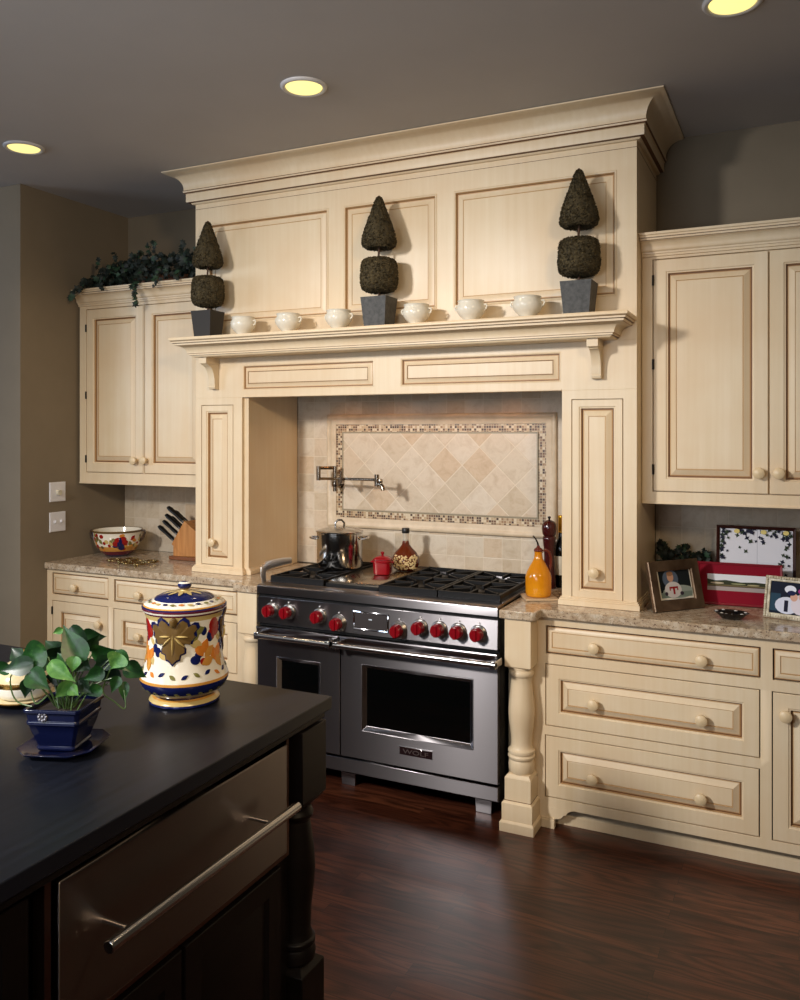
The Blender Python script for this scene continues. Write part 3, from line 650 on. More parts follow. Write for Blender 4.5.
# ---------------------------------------------------------------- pothos plant
px_, py_ = -1.569, 1.442; zt = .931
PS = thing('plant_saucer', 'dark blue octagonal saucer under the planter on the island', 'saucer', (px_, py_, zt))
ra = math.radians(20)
def octa(r, z, cut=.42, rot=ra):
    k = r*cut; q = [(-r+k,-r),(r-k,-r),(r,-r+k),(r,r-k),(r-k,r),(-r+k,r),(-r,r-k),(-r,-r+k)]
    return [(px_+x*math.cos(rot)-y*math.sin(rot), py_+x*math.sin(rot)+y*math.cos(rot), z) for x, y in q]
BLUE = plain('dark_blue_glaze', (12, 18, 50), .09)
MB().loft([octa(.066, zt), octa(.07, zt+.004), octa(.088, zt+.012), octa(.091, zt+.016), octa(.086, zt+.0155), octa(.068, zt+.0075)]).build('dish', BLUE, PS, sharp=35, bevel=.0015)
PL = thing('pothos_plant', 'green trailing pothos in a dark blue square pot on the island', 'potted plant', (px_, py_, zt+.008))
z0 = zt+.009
b = MB(); b.loft([octa(r, z0+z, .12) for r, z in ((.040,0),(.045,.002),(.047,.007),(.044,.012),(.048,.024),(.056,.046),(.060,.062),(.064,.067),(.064,.072),(.062,.075),(.064,.092),(.069,.095),(.069,.102),(.065,.103),(.061,.099),(.059,.085))]); pot = b.build('pot', BLUE, PL, sharp=35, bevel=.001)
m_ = MB()
for i in range(9):
    a = i*2*PI/8; rr = 0 if i == 8 else .0085; nx, ny = math.sin(ra), -math.cos(ra); ux, uy = math.cos(ra), math.sin(ra); c = (px_+nx*.0645+ux*(-.02+rr*math.cos(a)), py_+ny*.0645+uy*(-.02+rr*math.cos(a)), z0+.086+rr*math.sin(a))
    m_.lathe([(.0001,-.004),(.0038,-.002),(.0042,.001),(.002,.004),(.0001,.0045)], c, 8, 0, None, False)
m_.build('rosette', plain('silver_flower', (140, 140, 150), .25, .7), pot)
b = MB(); b.loft([octa(.060, z0+.084, .12), octa(.059, z0+.090, .12)]); b.build('soil', plain('soil', (34, 24, 18), .9), PL)
def mk_leaf(name, c1, c2, c3):
    t = NT(name, .38); a = t.noise(t.coord(), 38, 4, .6, .8)
    t.base(t.ramp(a, [(.35, srgb(*c1)), (.58, srgb(*c2)), (.74, srgb(*c3))])); return t.m
LG = [mk_leaf('pothos_leaf', (18, 52, 20), (32, 78, 30), (62, 108, 46)), mk_leaf('pothos_leaf_bright', (60, 110, 48), (92, 140, 66), (150, 176, 110)), mk_leaf('pothos_leaf_dark', (12, 36, 16), (22, 54, 24), (34, 70, 32)), plain('pothos_stem', (70, 96, 46), .4)]
LU = Vector((.9023, .4311, 0)); LV = Vector((0, 0, 1)); LWv = Vector((.735, -.678, 0))   # right, up and towards the kitchen side of the room
PO = Vector((px_, py_, z0+.09))
def leaf(mb, base, tip, W, m, bend=.25, roll=0.0):
    base, tip = Vector(base), Vector(tip); ax = tip-base; L = ax.length; ax.normalize()
    n = LWv-ax*LWv.dot(ax)
    if n.length < .1: n = LV-ax*LV.dot(ax)
    n.normalize(); n = Matrix.Rotation(roll, 3, ax) @ n; sd = ax.cross(n)
    if True:
        rows = []
        prof = [(-.10,.0),(-.09,.42),(0.02,.80),(.14,.97),(.28,1),(.45,.84),(.62,.55),(.78,.28),(.90,.10),(1.0,.0)]
        for t, w in prof:
            row = []
            for k in (-1, -.5, 0, .5, 1):
                s = k*w*W
                back = t if not (abs(k) < .3 and t < 0) else 0.0
                p = base+ax*(L*back)+sd*s+n*(abs(k)*w*W*.32-bend*L*(max(t, 0)**2)*.6+.004)
                row.append(mb.v(p))
            rows.append(row)
        for i in range(len(rows)-1):
            for k in range(4): mb.face([rows[i][k], rows[i][k+1], rows[i+1][k+1], rows[i+1][k]], m)
def PP(u, v, w): return PO+LU*u+LV*v+LWv*w
S = 1/(6.154*424)
def C(x, y, d): return PP((x-375)*S, (535-y)*S, d)      # plant sketch units: right / up / towards the viewer, in metres
fol = MB(); stems = MB()
LV_ = [((470,230,.02),(362,22,.01),.040,0,.10,0),((430,70,-.03),(545,190,-.02),.026,2,.2,.3),((250,180,.02),(90,235,.03),.044,0,.25,.2),((170,250,.04),(-20,280,.05),.030,2,.3,.4),((300,235,.06),(440,335,.07),.026,1,.2,0),
 ((405,335,.07),(315,428,.075),.026,1,.2,-.2),((270,225,-.02),(425,170,-.02),.024,2,.15,.3),((560,205,-.02),(700,195,-.01),.032,0,.2,.3),((715,205,.02),(655,285,.03),.034,1,.2,.2),((690,215,.0),(785,320,.01),.030,0,.25,0),
 ((770,290,-.02),(885,375,-.02),.030,0,.25,.2),((600,275,.05),(485,330,.06),.024,0,.2,0),((175,295,.05),(285,390,.06),.034,0,.2,0),((150,335,.05),(135,445,.055),.020,2,.2,0),((415,370,.07),(462,412,.075),.018,1,.1,0),((690,310,-.02),(600,400,-.02),.034,2,.2,0),
 ((590,385,.04),(500,432,.045),.022,0,.2,0),((330,235,-.04),(250,150,-.04),.034,2,.2,0),((460,250,.0),(540,300,.02),.030,2,.2,0),((100,250,-.02),(40,190,-.03),.024,2,.2,0),((30,265,.02),(-60,310,.02),.024,0,.2,0),((740,400,-.01),(745,510,.0),.016,0,.1,0),((360,70,-.03),(300,100,-.03),.012,1,.1,0),((500,140,-.06),(640,140,-.06),.03,2,.2,0),
 ((350,330,.02),(250,330,.03),.026,2,.2,0),((470,350,.04),(540,420,.05),.022,2,.2,.2),((380,260,.03),(330,190,.02),.024,0,.15,.2),((640,250,-.01),(560,310,.0),.028,2,.2,.1),((220,330,.02),(180,420,.03),.022,0,.25,.1),((520,190,-.03),(600,110,-.04),.022,2,.15,.2),((700,350,.01),(660,440,.02),.018,0,.2,.1),((400,300,-.02),(350,220,-.02),.03,2,.2,0),((560,330,-.03),(640,360,-.03),.032,2,.2,0),((280,300,-.03),(210,250,-.03),.032,2,.2,0),((440,215,.03),(420,300,.04),.022,1,.15,.3)]
for bs, tp, W, m, bend, roll in LV_:
    leaf(fol, C(*bs), C(*tp), W*.78, m, bend, roll)
    q0 = C(375+(bs[0]-375)*.15+random.uniform(-25, 25), 540, random.uniform(-.03, .03)); q2 = C(*bs); q1 = (q0+q2)/2+Vector((0, 0, .02+.08*abs(bs[0]-375)*S))
    stems.tube([q0*(1-t)**2+q1*2*t*(1-t)+q2*t*t for t in [i/8 for i in range(9)]], .0017, 6)
for tr in ([(205,300,.05),(60,300,.05),(55,400,.05),(95,470,.05),(190,490,.06)], [(160,310,.05),(170,400,.05),(205,475,.055),(280,420,.05)], [(660,300,.0),(610,440,.0),(680,490,.02),(745,530,.02),(740,420,.0)]):
    P = [C(*p) for p in tr]; pts = []
    for i in range(len(P)-1):
        a, b2, c2, d2 = P[max(i-1, 0)], P[i], P[i+1], P[min(i+2, len(P)-1)]
        for k in range(6):
            t = k/6; pts.append(.5*((2*b2)+(c2-a)*t+(2*a-5*b2+4*c2-d2)*t*t+(3*b2-a-3*c2+d2)*t**3))
    stems.tube(pts, .0017, 6)
fol.build('foliage', LG, PL, sharp=80); stems.build('stems', LG[3], PL)

# ---------------------------------------------------------------- covered cream dish on the island
dx, dy = -1.950, 1.650
CR = plain('cream_glaze', (206, 190, 150), .18)
CDsh = thing('covered_dish', 'cream covered dish with brass handle behind the potted plant', 'dish', (dx, dy, .931))
DC = Vector((dx, dy, .931))
MB().lathe([(.0001,0),(.060,0),(.064,.004),(.078,.007),(.088,.013),(.090,.016),(.086,.017),(.0001,.012)], DC, 40, [1,1,1,1,1,1,0], None, False).build('plate', [CR, BRASS], CDsh)
MB().lathe([(.050,.014),(.058,.016),(.070,.024),(.077,.036),(.078,.052),(.080,.060),(.083,.062),(.083,.066),(.076,.067)], DC, 40, [0,0,0,0,1,1,1,1], None, False).build('body', [JW, BRASS], CDsh)
ld = MB().lathe([(.080,.067),(.079,.072),(.068,.088),(.050,.104),(.028,.114),(.0001,.117)], DC, 40, 0, None, False).build('lid', CR, CDsh)
MB().tube([DC+LU*(-.03)+Vector((0,0,.114)), DC+LU*(-.03)+Vector((0,0,.128)), DC+LU*(-.018)+Vector((0,0,.138)), DC+LU*.018+Vector((0,0,.138)), DC+LU*.03+Vector((0,0,.128)), DC+LU*.03+Vector((0,0,.114))], .007, 12).build('lid_handle', BRASS, ld)

# ---------------------------------------------------------------- things on the mantel shelf
ZM = 2.1655
def mk_moss():
    t = NT('boxwood_moss', .9); a = t.noise(t.coord(), 160, 3, .7); b = t.noise(t.coord(), 30, 3)
    c = t.ramp(a, [(.38, srgb(30, 26, 13)), (.55, srgb(70, 60, 33)), (.68, srgb(118, 100, 60))]); t.base(t.mix(.4, c, t.ramp(b, [(.3, srgb(40, 36, 22)), (.7, srgb(92, 78, 50))]))); t.bump(a, .6, .004); return t.m
MOSS = mk_moss()
def mk_slate():
    t = NT('dark_slate_pot', .6); a = t.noise(t.coord(), 60, 4); t.base(t.ramp(a, [(.3, srgb(46, 47, 46)), (.7, srgb(76, 76, 75))])); return t.m
SLATE = mk_slate(); BARK = plain('bark', (74, 50, 32), .8)
def moss_form(prof, c, parent):
    # dense clipped foliage: a rough core of revolution covered in tiny leaf flakes
    mb = MB(); seg = 48; rings = []
    for r, z in prof: rings.append([Vector((c[0]+(r+random.uniform(-.0045, .0045))*math.cos(2*PI*i/seg), c[1]+(r+random.uniform(-.0045, .0045))*math.sin(2*PI*i/seg), c[2]+z+random.uniform(-.002, .002))) for i in range(seg)])
    mb.loft(rings)
    for k in range(2600):
        i = random.randrange(len(prof)-1); t = random.random(); r = prof[i][0]*(1-t)+prof[i+1][0]*t; z = prof[i][1]*(1-t)+prof[i+1][1]*t; a = random.uniform(0, 2*PI)
        p = Vector((c[0]+(r+.0025)*math.cos(a), c[1]+(r+.0025)*math.sin(a), c[2]+z)); d1 = Vector((random.gauss(0,1), random.gauss(0,1), random.gauss(0,1))).normalized(); d2 = d1.orthogonal().normalized()
        s = random.uniform(.0035, .008); mb.face([mb.v(p+d1*s), mb.v(p+d2*s*.6), mb.v(p-d1*s), mb.v(p-d2*s*.6)])
    return mb.build('foliage', MOSS, parent, sharp=180)
tx, ty = -.833, 3.485
T = thing('topiary', 'boxwood topiary in grey square pot, rightmost on the mantel shelf', 'topiary', (tx, ty, ZM), 'topiaries on the mantel')
b = MB(); b.taper(tx, ty, ZM, ZM+.142, .053, .05, .066, .063); b.taper(tx, ty, ZM+.142, ZM+.1425, .058, .056, .058, .056); b.build('pot', SLATE, T, bevel=.003)
MB().tube([(tx, ty, ZM+.135), (tx+.003, ty, ZM+.25), (tx-.002, ty, ZM+.345), (tx+.003, ty, ZM+.40)], [.006, .0055, .005, .006], 10).build('trunk', BARK, T)
moss_form([(.002,.170),(.040,.168),(.066,.176),(.079,.188),(.084,.208),(.086,.235),(.084,.265),(.082,.292),(.076,.312),(.062,.322),(.03,.326),(.002,.327)], (tx, ty, ZM), T)
moss_form([(.002,.392),(.030,.378),(.058,.374),(.074,.386),(.079,.402),(.076,.425),(.068,.455),(.056,.490),(.043,.525),(.030,.558),(.019,.588),(.011,.606),(.002,.612)], (tx, ty, ZM), T)
MB().lathe([(.0001,.600),(.007,.604),(.008,.610),(.006,.618),(.0001,.622)], (tx, ty, ZM), 12, 0, None, False).build('tip', BARK, T)
t1 = dup(T, (-2.772, ty, ZM), 'boxwood topiary in dark square pot, leftmost on the mantel shelf'); t1.scale = (.95, .95, .985)
for ch in t1.children:
    if ch.name.startswith('pot'):
        ch.data = ch.data.copy(); ch.data.materials[0] = plain('darker_pot', (40, 36, 32), .65)  # leftmost pot gets a darker colour than the others
dup(T, (-1.774, ty, ZM), 'boxwood topiary in grey square pot, middle of the mantel shelf')
bx, by = -1.312, 3.475
W = thing('ceramic_bowl', 'small white lug bowl on the mantel, second from the right topiary', 'bowl', (bx, by, ZM), 'white bowls on the mantel')
W_ = Vector((bx, by, ZM)); bp = [(.0001,0),(.030,0),(.033,.002),(.031,.008),(.034,.014),(.050,.028),(.061,.044),(.0645,.058),(.062,.072),(.057,.082),(.056,.088),(.060,.094),(.058,.096),(.053,.088),(.056,.072),(.055,.05),(.036,.026),(.0001,.018)]
MB().lathe(bp, W_, 36, 0, None, False).build('bowl_body', CERAMIC, W, sharp=60)
for sx in (-1, 1):
    MB().tube([W_+Vector((sx*.058, 0, .074)), W_+Vector((sx*.071, 0, .077)), W_+Vector((sx*.075, 0, .069)), W_+Vector((sx*.071, 0, .058)), W_+Vector((sx*.061, 0, .052))], .0045, 8).build('lug_handle', CERAMIC, W)
for x, l in ((-2.540, 'just right of the left topiary'), (-2.270, 'middle one of the left three'), (-1.985, 'just left of the middle topiary'), (-1.577, 'just right of the middle topiary'), (-1.053, 'just left of the right topiary')):
    dup(W, (x, by, ZM), 'small white lug bowl on the mantel, '+l)

# ---------------------------------------------------------------- ivy
def mk_ivy(n, c1, c2):
    t = NT(n, .6); a = t.noise(t.coord(), 20, 3); t.base(t.ramp(a, [(.35, srgb(*c1)), (.7, srgb(*c2))])); return t.m
IVY = [mk_ivy('ivy_leaf', (10, 21, 16), (22, 38, 27)), mk_ivy('ivy_leaf_light', (26, 50, 34), (44, 74, 48)), plain('ivy_stem', (48, 40, 24), .8)]
IVP = [(0,-.9),(.35,-.45),(.95,-.35),(.6,.05),(.75,.6),(.3,.45),(0,1.0),(-.3,.45),(-.75,.6),(-.6,.05),(-.95,-.35),(-.35,-.45)]
def ivy_leaf(mb, p, s, nrm, m):
    nrm = nrm.normalized(); a = nrm.orthogonal().normalized(); a = Matrix.Rotation(random.uniform(0, 2*PI), 3, nrm) @ a; b = nrm.cross(a)
    c = mb.v(p+nrm*s*.12); vs_ = [mb.v(p+a*x*s+b*y*s-nrm*s*.1*(x*x+y*y)) for x, y in IVP]
    for i in range(len(vs_)): mb.face([c, vs_[i], vs_[(i+1) % len(vs_)]], m)
def strand(mb, st, pts, n, s):
    pts = [Vector(p) for p in pts]; st.tube(pts, .002, 5)
    for k in range(n):
        f = k/(n-1)*(len(pts)-1.001); i = int(f); p = pts[i].lerp(pts[i+1], f-i)
        ivy_leaf(mb, p+Vector((random.uniform(-.014, .014), random.uniform(-.02, -.003), random.uniform(-.012, .012))), s*random.uniform(.7, 1.15), Vector((random.gauss(.4,.5), -1, random.gauss(.3,.5))), random.choice((0,0,1)))
ZT = 2.523
IV = thing('ivy_arrangement', 'dark green ivy spilling over the left upper cabinet top', 'ivy', (-3.42, 3.78, ZT))
b = MB(); b.lathe([(.10,.0),(.14,.01),(.15,.04),(.155,.06),(.145,.063),(.13,.04),(.0001,.03)], (0,0,0), 28, 0, None, True)
for v in b.bm.verts: v.co = Vector((v.co.x*1.35-3.36, v.co.y*.5+3.80, v.co.z+ZT+.001))
b.build('basket', plain('wicker', (96, 58, 36), .8), IV)
f = MB(); s_ = MB()
for k in range(1050):
    x = random.uniform(-3.86, -3.03); top = interp([(.05,-3.86),(.09,-3.80),(.15,-3.70),(.18,-3.58),(.19,-3.45),(.215,-3.30),(.20,-3.14),(.15,-3.07),(.06,-3.02)], x)*(.82+.22*math.sin(23*x)*math.sin(9*x+1))
    z = ZT+.012+top*random.random()**.7*random.uniform(.85, 1.06); y = 3.755+random.uniform(-.11, .11)*(1-.5*(z-ZT)/.2)
    ivy_leaf(f, Vector((x, y, z)), random.uniform(.013, .024), Vector((random.gauss(.2,.6), -1+random.gauss(0,.4), random.gauss(.4,.6))), 0 if random.random() < .88 else 1)
strand(f, s_, [(-3.39, 3.66, ZT+.06), (-3.38, 3.612, ZT+.015), (-3.375, 3.606, ZT-.06), (-3.37, 3.615, ZT-.12)], 20, .022)
strand(f, s_, [(-3.25, 3.66, ZT+.06), (-3.24, 3.612, ZT+.012), (-3.235, 3.605, ZT-.04)], 7, .018)
strand(f, s_, [(-3.70, 3.68, ZT+.07), (-3.76, 3.625, ZT+.03), (-3.82, 3.605, ZT-.02), (-3.87, 3.60, ZT-.055)], 20, .023)
strand(f, s_, [(-3.66, 3.66, ZT+.05), (-3.64, 3.615, ZT+.012), (-3.63, 3.61, ZT-.02)], 7, .018)
strand(f, s_, [(-3.10, 3.66, ZT+.05), (-3.09, 3.615, ZT+.012), (-3.085, 3.61, ZT-.01)], 5, .016)
for (xa, xb, zt_) in ((-3.75,-3.80,.17),(-3.6,-3.66,.21),(-3.45,-3.40,.225),(-3.3,-3.36,.235),(-3.2,-3.15,.225),(-3.12,-3.06,.19)): strand(f, s_, [(xa, 3.76, ZT+.08), (xb, 3.74, ZT+zt_-.03), (xb+.03, 3.72, ZT+zt_)], 7, .019)
for k in range(14):
    x = random.uniform(-3.75, -3.05); s_.tube([(x, 3.8, ZT+.04), (x+random.uniform(-.1,.1), 3.74, ZT+.13), (x+random.uniform(-.2,.2), 3.7, ZT+.10)], .0018, 5)
f.build('foliage', IVY[:2], IV, sharp=180); s_.build('stems', IVY[2], IV)
GV = thing('ivy_garland', 'short ivy garland on the counter behind the bronze picture frame', 'ivy', (-.5, 4.02, .931))
f = MB(); s_ = MB()
for k in range(260):
    x = random.uniform(-.590, -.365); u_ = (x+.597)/.262
    ivy_leaf(f, Vector((x, 4.01+random.uniform(-.04, .05), 1.0+random.random()**.8*(.16+.02*math.sin(17*u_)-.03*u_))), random.uniform(.012, .02), Vector((random.gauss(.2,.6), -1, random.gauss(.3,.6))), 0 if random.random() < .8 else 1)
for k in range(8): s_.tube([(-.57+k*.03, 4.02, .932), (-.56+k*.03, 4.0, 1.05), (-.54+k*.03, 4.02, 1.13)], .002, 5)
f.build('foliage', IVY[:2], GV, sharp=180); s_.build('stems', IVY[2], GV)

# ---------------------------------------------------------------- pot filler
PF = thing('pot_filler', 'wall-mounted nickel pot filler with folding arm over the range', 'faucet', (-2.33, 4.07, 1.38))
yf = YT-.012
FXp, ys = -2.318, yf-.055
b = MB(); b.lathe([(.0001,0),(.026,0),(.027,.004),(.022,.010),(.013,.014),(.012,.05),(.0001,.05)], (FXp, yf, 1.392), 28, 0, MF, False); b.build('wall_flange', NICKEL, PF, sharp=40)
b = MB(); b.cyl((FXp, ys, 1.352), (FXp, ys, 1.490), .0125, 16); b.lathe([(.0001,0),(.017,.0),(.020,.010),(.017,.026),(.0001,.03)], (FXp, ys, 1.378), 20, 0, None, False); b.build('valve_body', NICKEL, PF, sharp=40)
ex, ey = -2.380, ys-.075
b = MB(); b.tube([(FXp, ys, 1.482), (ex, ey, 1.482)], .0095, 12).cyl((ex, ey, 1.415), (ex, ey, 1.492), .012, 16); b.build('first_arm', NICKEL, PF, bevel=.001)
qx, qy = -1.992, ey-.055
b = MB(); b.tube([(ex, ey, 1.424), ((ex+qx)/2, (ey+qy)/2, 1.428), (qx, qy, 1.430)], .0075, 12); b.build('second_arm', NICKEL, PF)
b = MB(); b.cyl((qx, qy, 1.395), (qx, qy, 1.458), .013, 16); b.tube([(qx, qy, 1.405), (qx+.022, qy-.006, 1.408), (qx+.038, qy-.01, 1.396), (qx+.044, qy-.012, 1.376)], .012, 12); b.build('spout', NICKEL, PF, bevel=.001)
b = MB(); b.tube([(qx, qy, 1.428), (qx+.028, qy-.02, 1.426)], .009, 12).lathe([(.0001,-.014),(.011,-.011),(.014,0),(.011,.011),(.0001,.014)], (qx+.032, qy-.024, 1.424), 14, 0, None, False); b.build('lever_handle', NICKEL, PF)
hx_, hy_ = -2.218, ey-.025
b = MB(); b.tube([(hx_, hy_+.005, 1.415), (hx_, hy_-.02, 1.416)], .014, 12).tube([(hx_, hy_-.018, 1.405), (hx_+.008, hy_-.022, 1.474)], .0065, 10); b.build('lever_handle', NICKEL, PF)

# ---------------------------------------------------------------- on the range
ZG = .9725
sx, sy = -2.170, 3.81
SP = thing('stockpot', 'shiny steel stockpot with glass lid on the back left burner', 'pot', (sx, sy, ZG)); P0 = Vector((sx, sy, ZG))
MB().lathe([(.0001,.001),(.110,0),(.117,.004),(.120,.012),(.120,.180),(.123,.184),(.123,.188),(.118,.188),(.117,.18),(.116,.02),(.0001,.012)], P0, 56, 0, None, False).build('pot_body', PSTEEL, SP, sharp=35)
for a in (-.05, PI+.05):
    q = Vector((math.cos(a+.35), math.sin(a+.35), 0)); t_ = Vector((-q.y, q.x, 0))
    MB().tube([P0+q*.118+t_*.034+Vector((0,0,.152)), P0+q*.142+t_*.034+Vector((0,0,.156)), P0+q*.152+t_*.018+Vector((0,0,.157)), P0+q*.152-t_*.018+Vector((0,0,.157)), P0+q*.142-t_*.034+Vector((0,0,.156)), P0+q*.118-t_*.034+Vector((0,0,.152))], .0055, 10).build('side_handle', PSTEEL, SP)
ld = MB().lathe([(.124,.189),(.125,.192),(.121,.194),(.10,.201),(.06,.209),(.03,.212),(.0001,.213)], P0, 48, [1,1,0,0,0,1], None, False).build('lid', [plain('lid_glass', (176, 168, 152), .08, .6), PSTEEL], SP, sharp=40)
MB().tube([P0+LU*(-.022)+Vector((0,0,.211)), P0+LU*(-.024)+Vector((0,0,.232)), P0+LU*(-.010)+Vector((0,0,.247)), P0+LU*.010+Vector((0,0,.247)), P0+LU*.024+Vector((0,0,.232)), P0+LU*.022+Vector((0,0,.211))], .006, 10).build('lid_handle', PSTEEL, ld)
rx, ry = -1.885, 3.742; ZGR = .968
REDP = plain('red_enamel', (146, 8, 24), .12)
RP = thing('red_casserole', 'small red lidded ceramic pot on the steel griddle cover', 'pot', (rx, ry, ZGR))
def octr(r, z, k=.30, c=(rx, ry), rot=.25):
    q = [(-r+r*k,-r),(r-r*k,-r),(r,-r+r*k),(r,r-r*k),(r-r*k,r),(-r+r*k,r),(-r,r-r*k),(-r,-r+r*k)]
    return [(c[0]+x*math.cos(rot)-y*math.sin(rot), c[1]+x*math.sin(rot)+y*math.cos(rot), ZGR+z) for x, y in q]
MB().loft([octr(.036,0), octr(.040,.004), octr(.043,.06), octr(.047,.064), octr(.0475,.072), octr(.044,.073), octr(.040,.068)]).build('pot_body', REDP, RP, sharp=50, bevel=.002)
ld = MB().loft([octr(.0435,.0735), octr(.044,.077), octr(.030,.088), octr(.012,.092)]).build('lid', REDP, RP, sharp=50, bevel=.002)
MB().lathe([(.0001,.090),(.006,.091),(.006,.099),(.0095,.104),(.009,.110),(.0001,.113)], (rx, ry, ZGR), 16, 0, None, False).build('lid_knob', REDP, ld)
for sgn in (-1, 1):
    q = Vector((math.cos(.25), math.sin(.25), 0))*sgn; t_ = Vector((-q.y, q.x, 0)); c = Vector((rx, ry, ZGR+.062)); MB().tube([c+q*.042+t_*.018, c+q*.056+t_*.014, c+q*.056-t_*.014, c+q*.042-t_*.018], .004, 8).build('side_handle', REDP, RP)
fx_, fy_ = -1.838, 3.915
FB = thing('oil_flask', 'round glass flask of pale beans in dark oil, black cap, on the griddle cover', 'bottle', (fx_, fy_, ZGR)); F0 = Vector((fx_, fy_, ZGR))
OILG = plain('amber_oil_glass', (92, 34, 12), .05, 0)
MB().lathe([(.0001,0),(.048,0),(.060,.006),(.069,.025),(.072,.045),(.068,.068),(.054,.092),(.034,.112),(.020,.130),(.016,.150)], F0, 40, 0, None, False).build('flask', OILG, FB, sharp=60)
GLS = NT('clear_neck_glass', .05, 0, (.85,.8,.7,1)); GLS.b.inputs['Transmission Weight'].default_value = .6
MB().lathe([(.016,.150),(.0155,.180),(.018,.186),(.018,.190),(.0001,.190)], F0, 28, 0, None, False).build('neck', GLS.m, FB)
MB().lathe([(.0001,.188),(.019,.189),(.020,.192),(.020,.212),(.018,.215),(.0001,.216)], F0, 24, 0, None, False).build('cap', plain('black_cap', (16, 14, 14), .4), FB, sharp=40)
b = MB()
pf = [(.048,0),(.060,.006),(.069,.025),(.072,.045),(.068,.068),(.054,.092)]
for k in range(120):
    z = random.uniform(.012, .078); r = interp(pf, z); a = -1.13+random.uniform(-1.0, 1.0); q = F0+Vector((r*math.cos(a), r*math.sin(a), z)); e = random.uniform(.0045, .0065)
    b.lathe([(.0001,-e),(e*.8,-e*.5),(e,0),(e*.8,e*.5),(.0001,e)], q, 7, 0, None, False)
bo_ = b.build('beans', plain('pale_beans', (214, 190, 138), .4), FB); bo_['kind'] = 'stuff'
q0 = Vector((-2.352, 3.40, .943))
b = MB()
hp = [(-2.398, 3.455, .932), (-2.402, 3.450, .970), (-2.404, 3.455, .998), (-2.405, 3.480, 1.010), (-2.407, 3.54, 1.012), (-2.410, 3.64, 1.010), (-2.412, 3.72, 1.004)]
b.tube(hp, [.018,.022,.024,.024,.022,.02,.016], 14, 0, True, .28)
o = b.build('utensil_handle', plain('satin_chrome', (226, 226, 226), .38, 1), bevel=.001, off=hp[0]); tag(o, 'curved chrome strap handle on the granite at the left edge of the range', 'utensil')

# ---------------------------------------------------------------- right of the range
cx, cy = -1.062, 3.672
o = MB().taper(0, 0, 0, .009, .074, .074, .074, .074, 0, Matrix.Translation((cx, cy, .931)) @ Matrix.Rotation(math.radians(30), 4, 'Z')).build('tile_coaster', plain('coaster_tile', (196, 170, 136), .4), bevel=.002, off=(cx, cy, .931)); tag(o, 'square stone tile coaster under the yellow oil jug', 'coaster')
J = thing('oil_jug', 'yellow ochre oil jug with pour spout, right of the range', 'jug', (cx, cy, .941)); J0 = Vector((cx, cy, .941))
YEL = NT('ochre_yellow_glaze', .1); YEL.base(YEL.ramp(YEL.noise(YEL.coord(), 8, 3), [(.3, srgb(196, 120, 14)), (.7, srgb(222, 150, 28))]))
MB().lathe([(.0001,0),(.052,0),(.056,.004),(.058,.02),(.0585,.085),(.053,.105),(.041,.130),(.028,.152),(.020,.168),(.0175,.185),(.0175,.202),(.019,.206),(.0001,.206)], J0, 44, 0, None, False).build('jug_body', YEL.m, J, sharp=50)
BRN = plain('brown_glaze_dark', (96, 36, 24), .15)
MB().lathe([(.0195,.200),(.0205,.206),(.018,.212),(.009,.218),(.006,.226),(.0001,.228)], J0, 24, 0, None, False).build('stopper', BRN, J)
MB().tube([J0+Vector((0,0,.222)), J0+Vector((-.004,0,.240)), J0+Vector((-.013,-.003,.258)), J0+Vector((-.024,-.005,.270))], [.0045,.0042,.0035,.003], 10).build('pour_spout', plain('spout_steel', (70, 62, 58), .25, .9), J)
hu = LU
MB().tube([J0+hu*.015+Vector((0,0,.198)), J0+hu*.032+Vector((0,0,.207)), J0+hu*.049+Vector((0,0,.196)), J0+hu*.057+Vector((0,0,.172)), J0+hu*.057+Vector((0,0,.140)), J0+hu*.050+Vector((0,0,.112))], .0062, 12).build('handle', BRN, J)
mx, my = -1.083, 3.93
M_ = thing('pepper_mill', 'tall dark red wooden pepper mill behind the yellow jug', 'pepper mill', (mx, my, .931)); M0 = Vector((mx, my, .931))
MWD = plain('mahogany_gloss', (62, 16, 16), .14)
MB().lathe([(.0001,0),(.033,0),(.034,.006),(.034,.030),(.031,.055),(.027,.10),(.025,.15),(.026,.185),(.030,.215),(.032,.235),(.031,.245),(.026,.250)], M0, 32, 0, None, False).build('mill_body', MWD, M_, sharp=40)
MB().lathe([(.026,.2505),(.030,.254),(.033,.262),(.036,.285),(.034,.305),(.026,.318),(.012,.325),(.0001,.326)], M0, 32, 0, None, False).build('mill_head', MWD, M_, sharp=40)
MB().lathe([(.0001,.325),(.006,.326),(.004,.331),(.008,.337),(.007,.343),(.0001,.345)], M0, 16, 0, None, False).build('finial', plain('finial_metal', (40, 34, 32), .3, .9), M_)
wx, wy = -1.040, 3.995
WB = thing('wine_bottle', 'dark wine bottle with gold foil, half hidden behind the right pilaster', 'bottle', (wx, wy, .931)); W0 = Vector((wx, wy, .931))
MB().lathe([(.0001,0),(.036,0),(.038,.005),(.038,.185),(.034,.205),(.020,.228),(.0155,.245),(.0155,.27)], W0, 32, 0, None, False).build('glass', plain('bottle_glass', (8, 12, 8), .05), WB, sharp=50)
MB().lathe([(.0161,.262),(.0162,.330),(.0175,.332),(.0175,.342),(.015,.345),(.0001,.345)], W0, 24, 0, None, False).build('foil_cap', plain('gold_foil', (206, 150, 40), .3, .8), WB, sharp=40)
MB().lathe([(.0384,.06),(.0386,.0605),(.0386,.150),(.0384,.1505)], W0, 32, 0, None, False).build('label', plain('paper_label', (206, 196, 172), .6), WB)

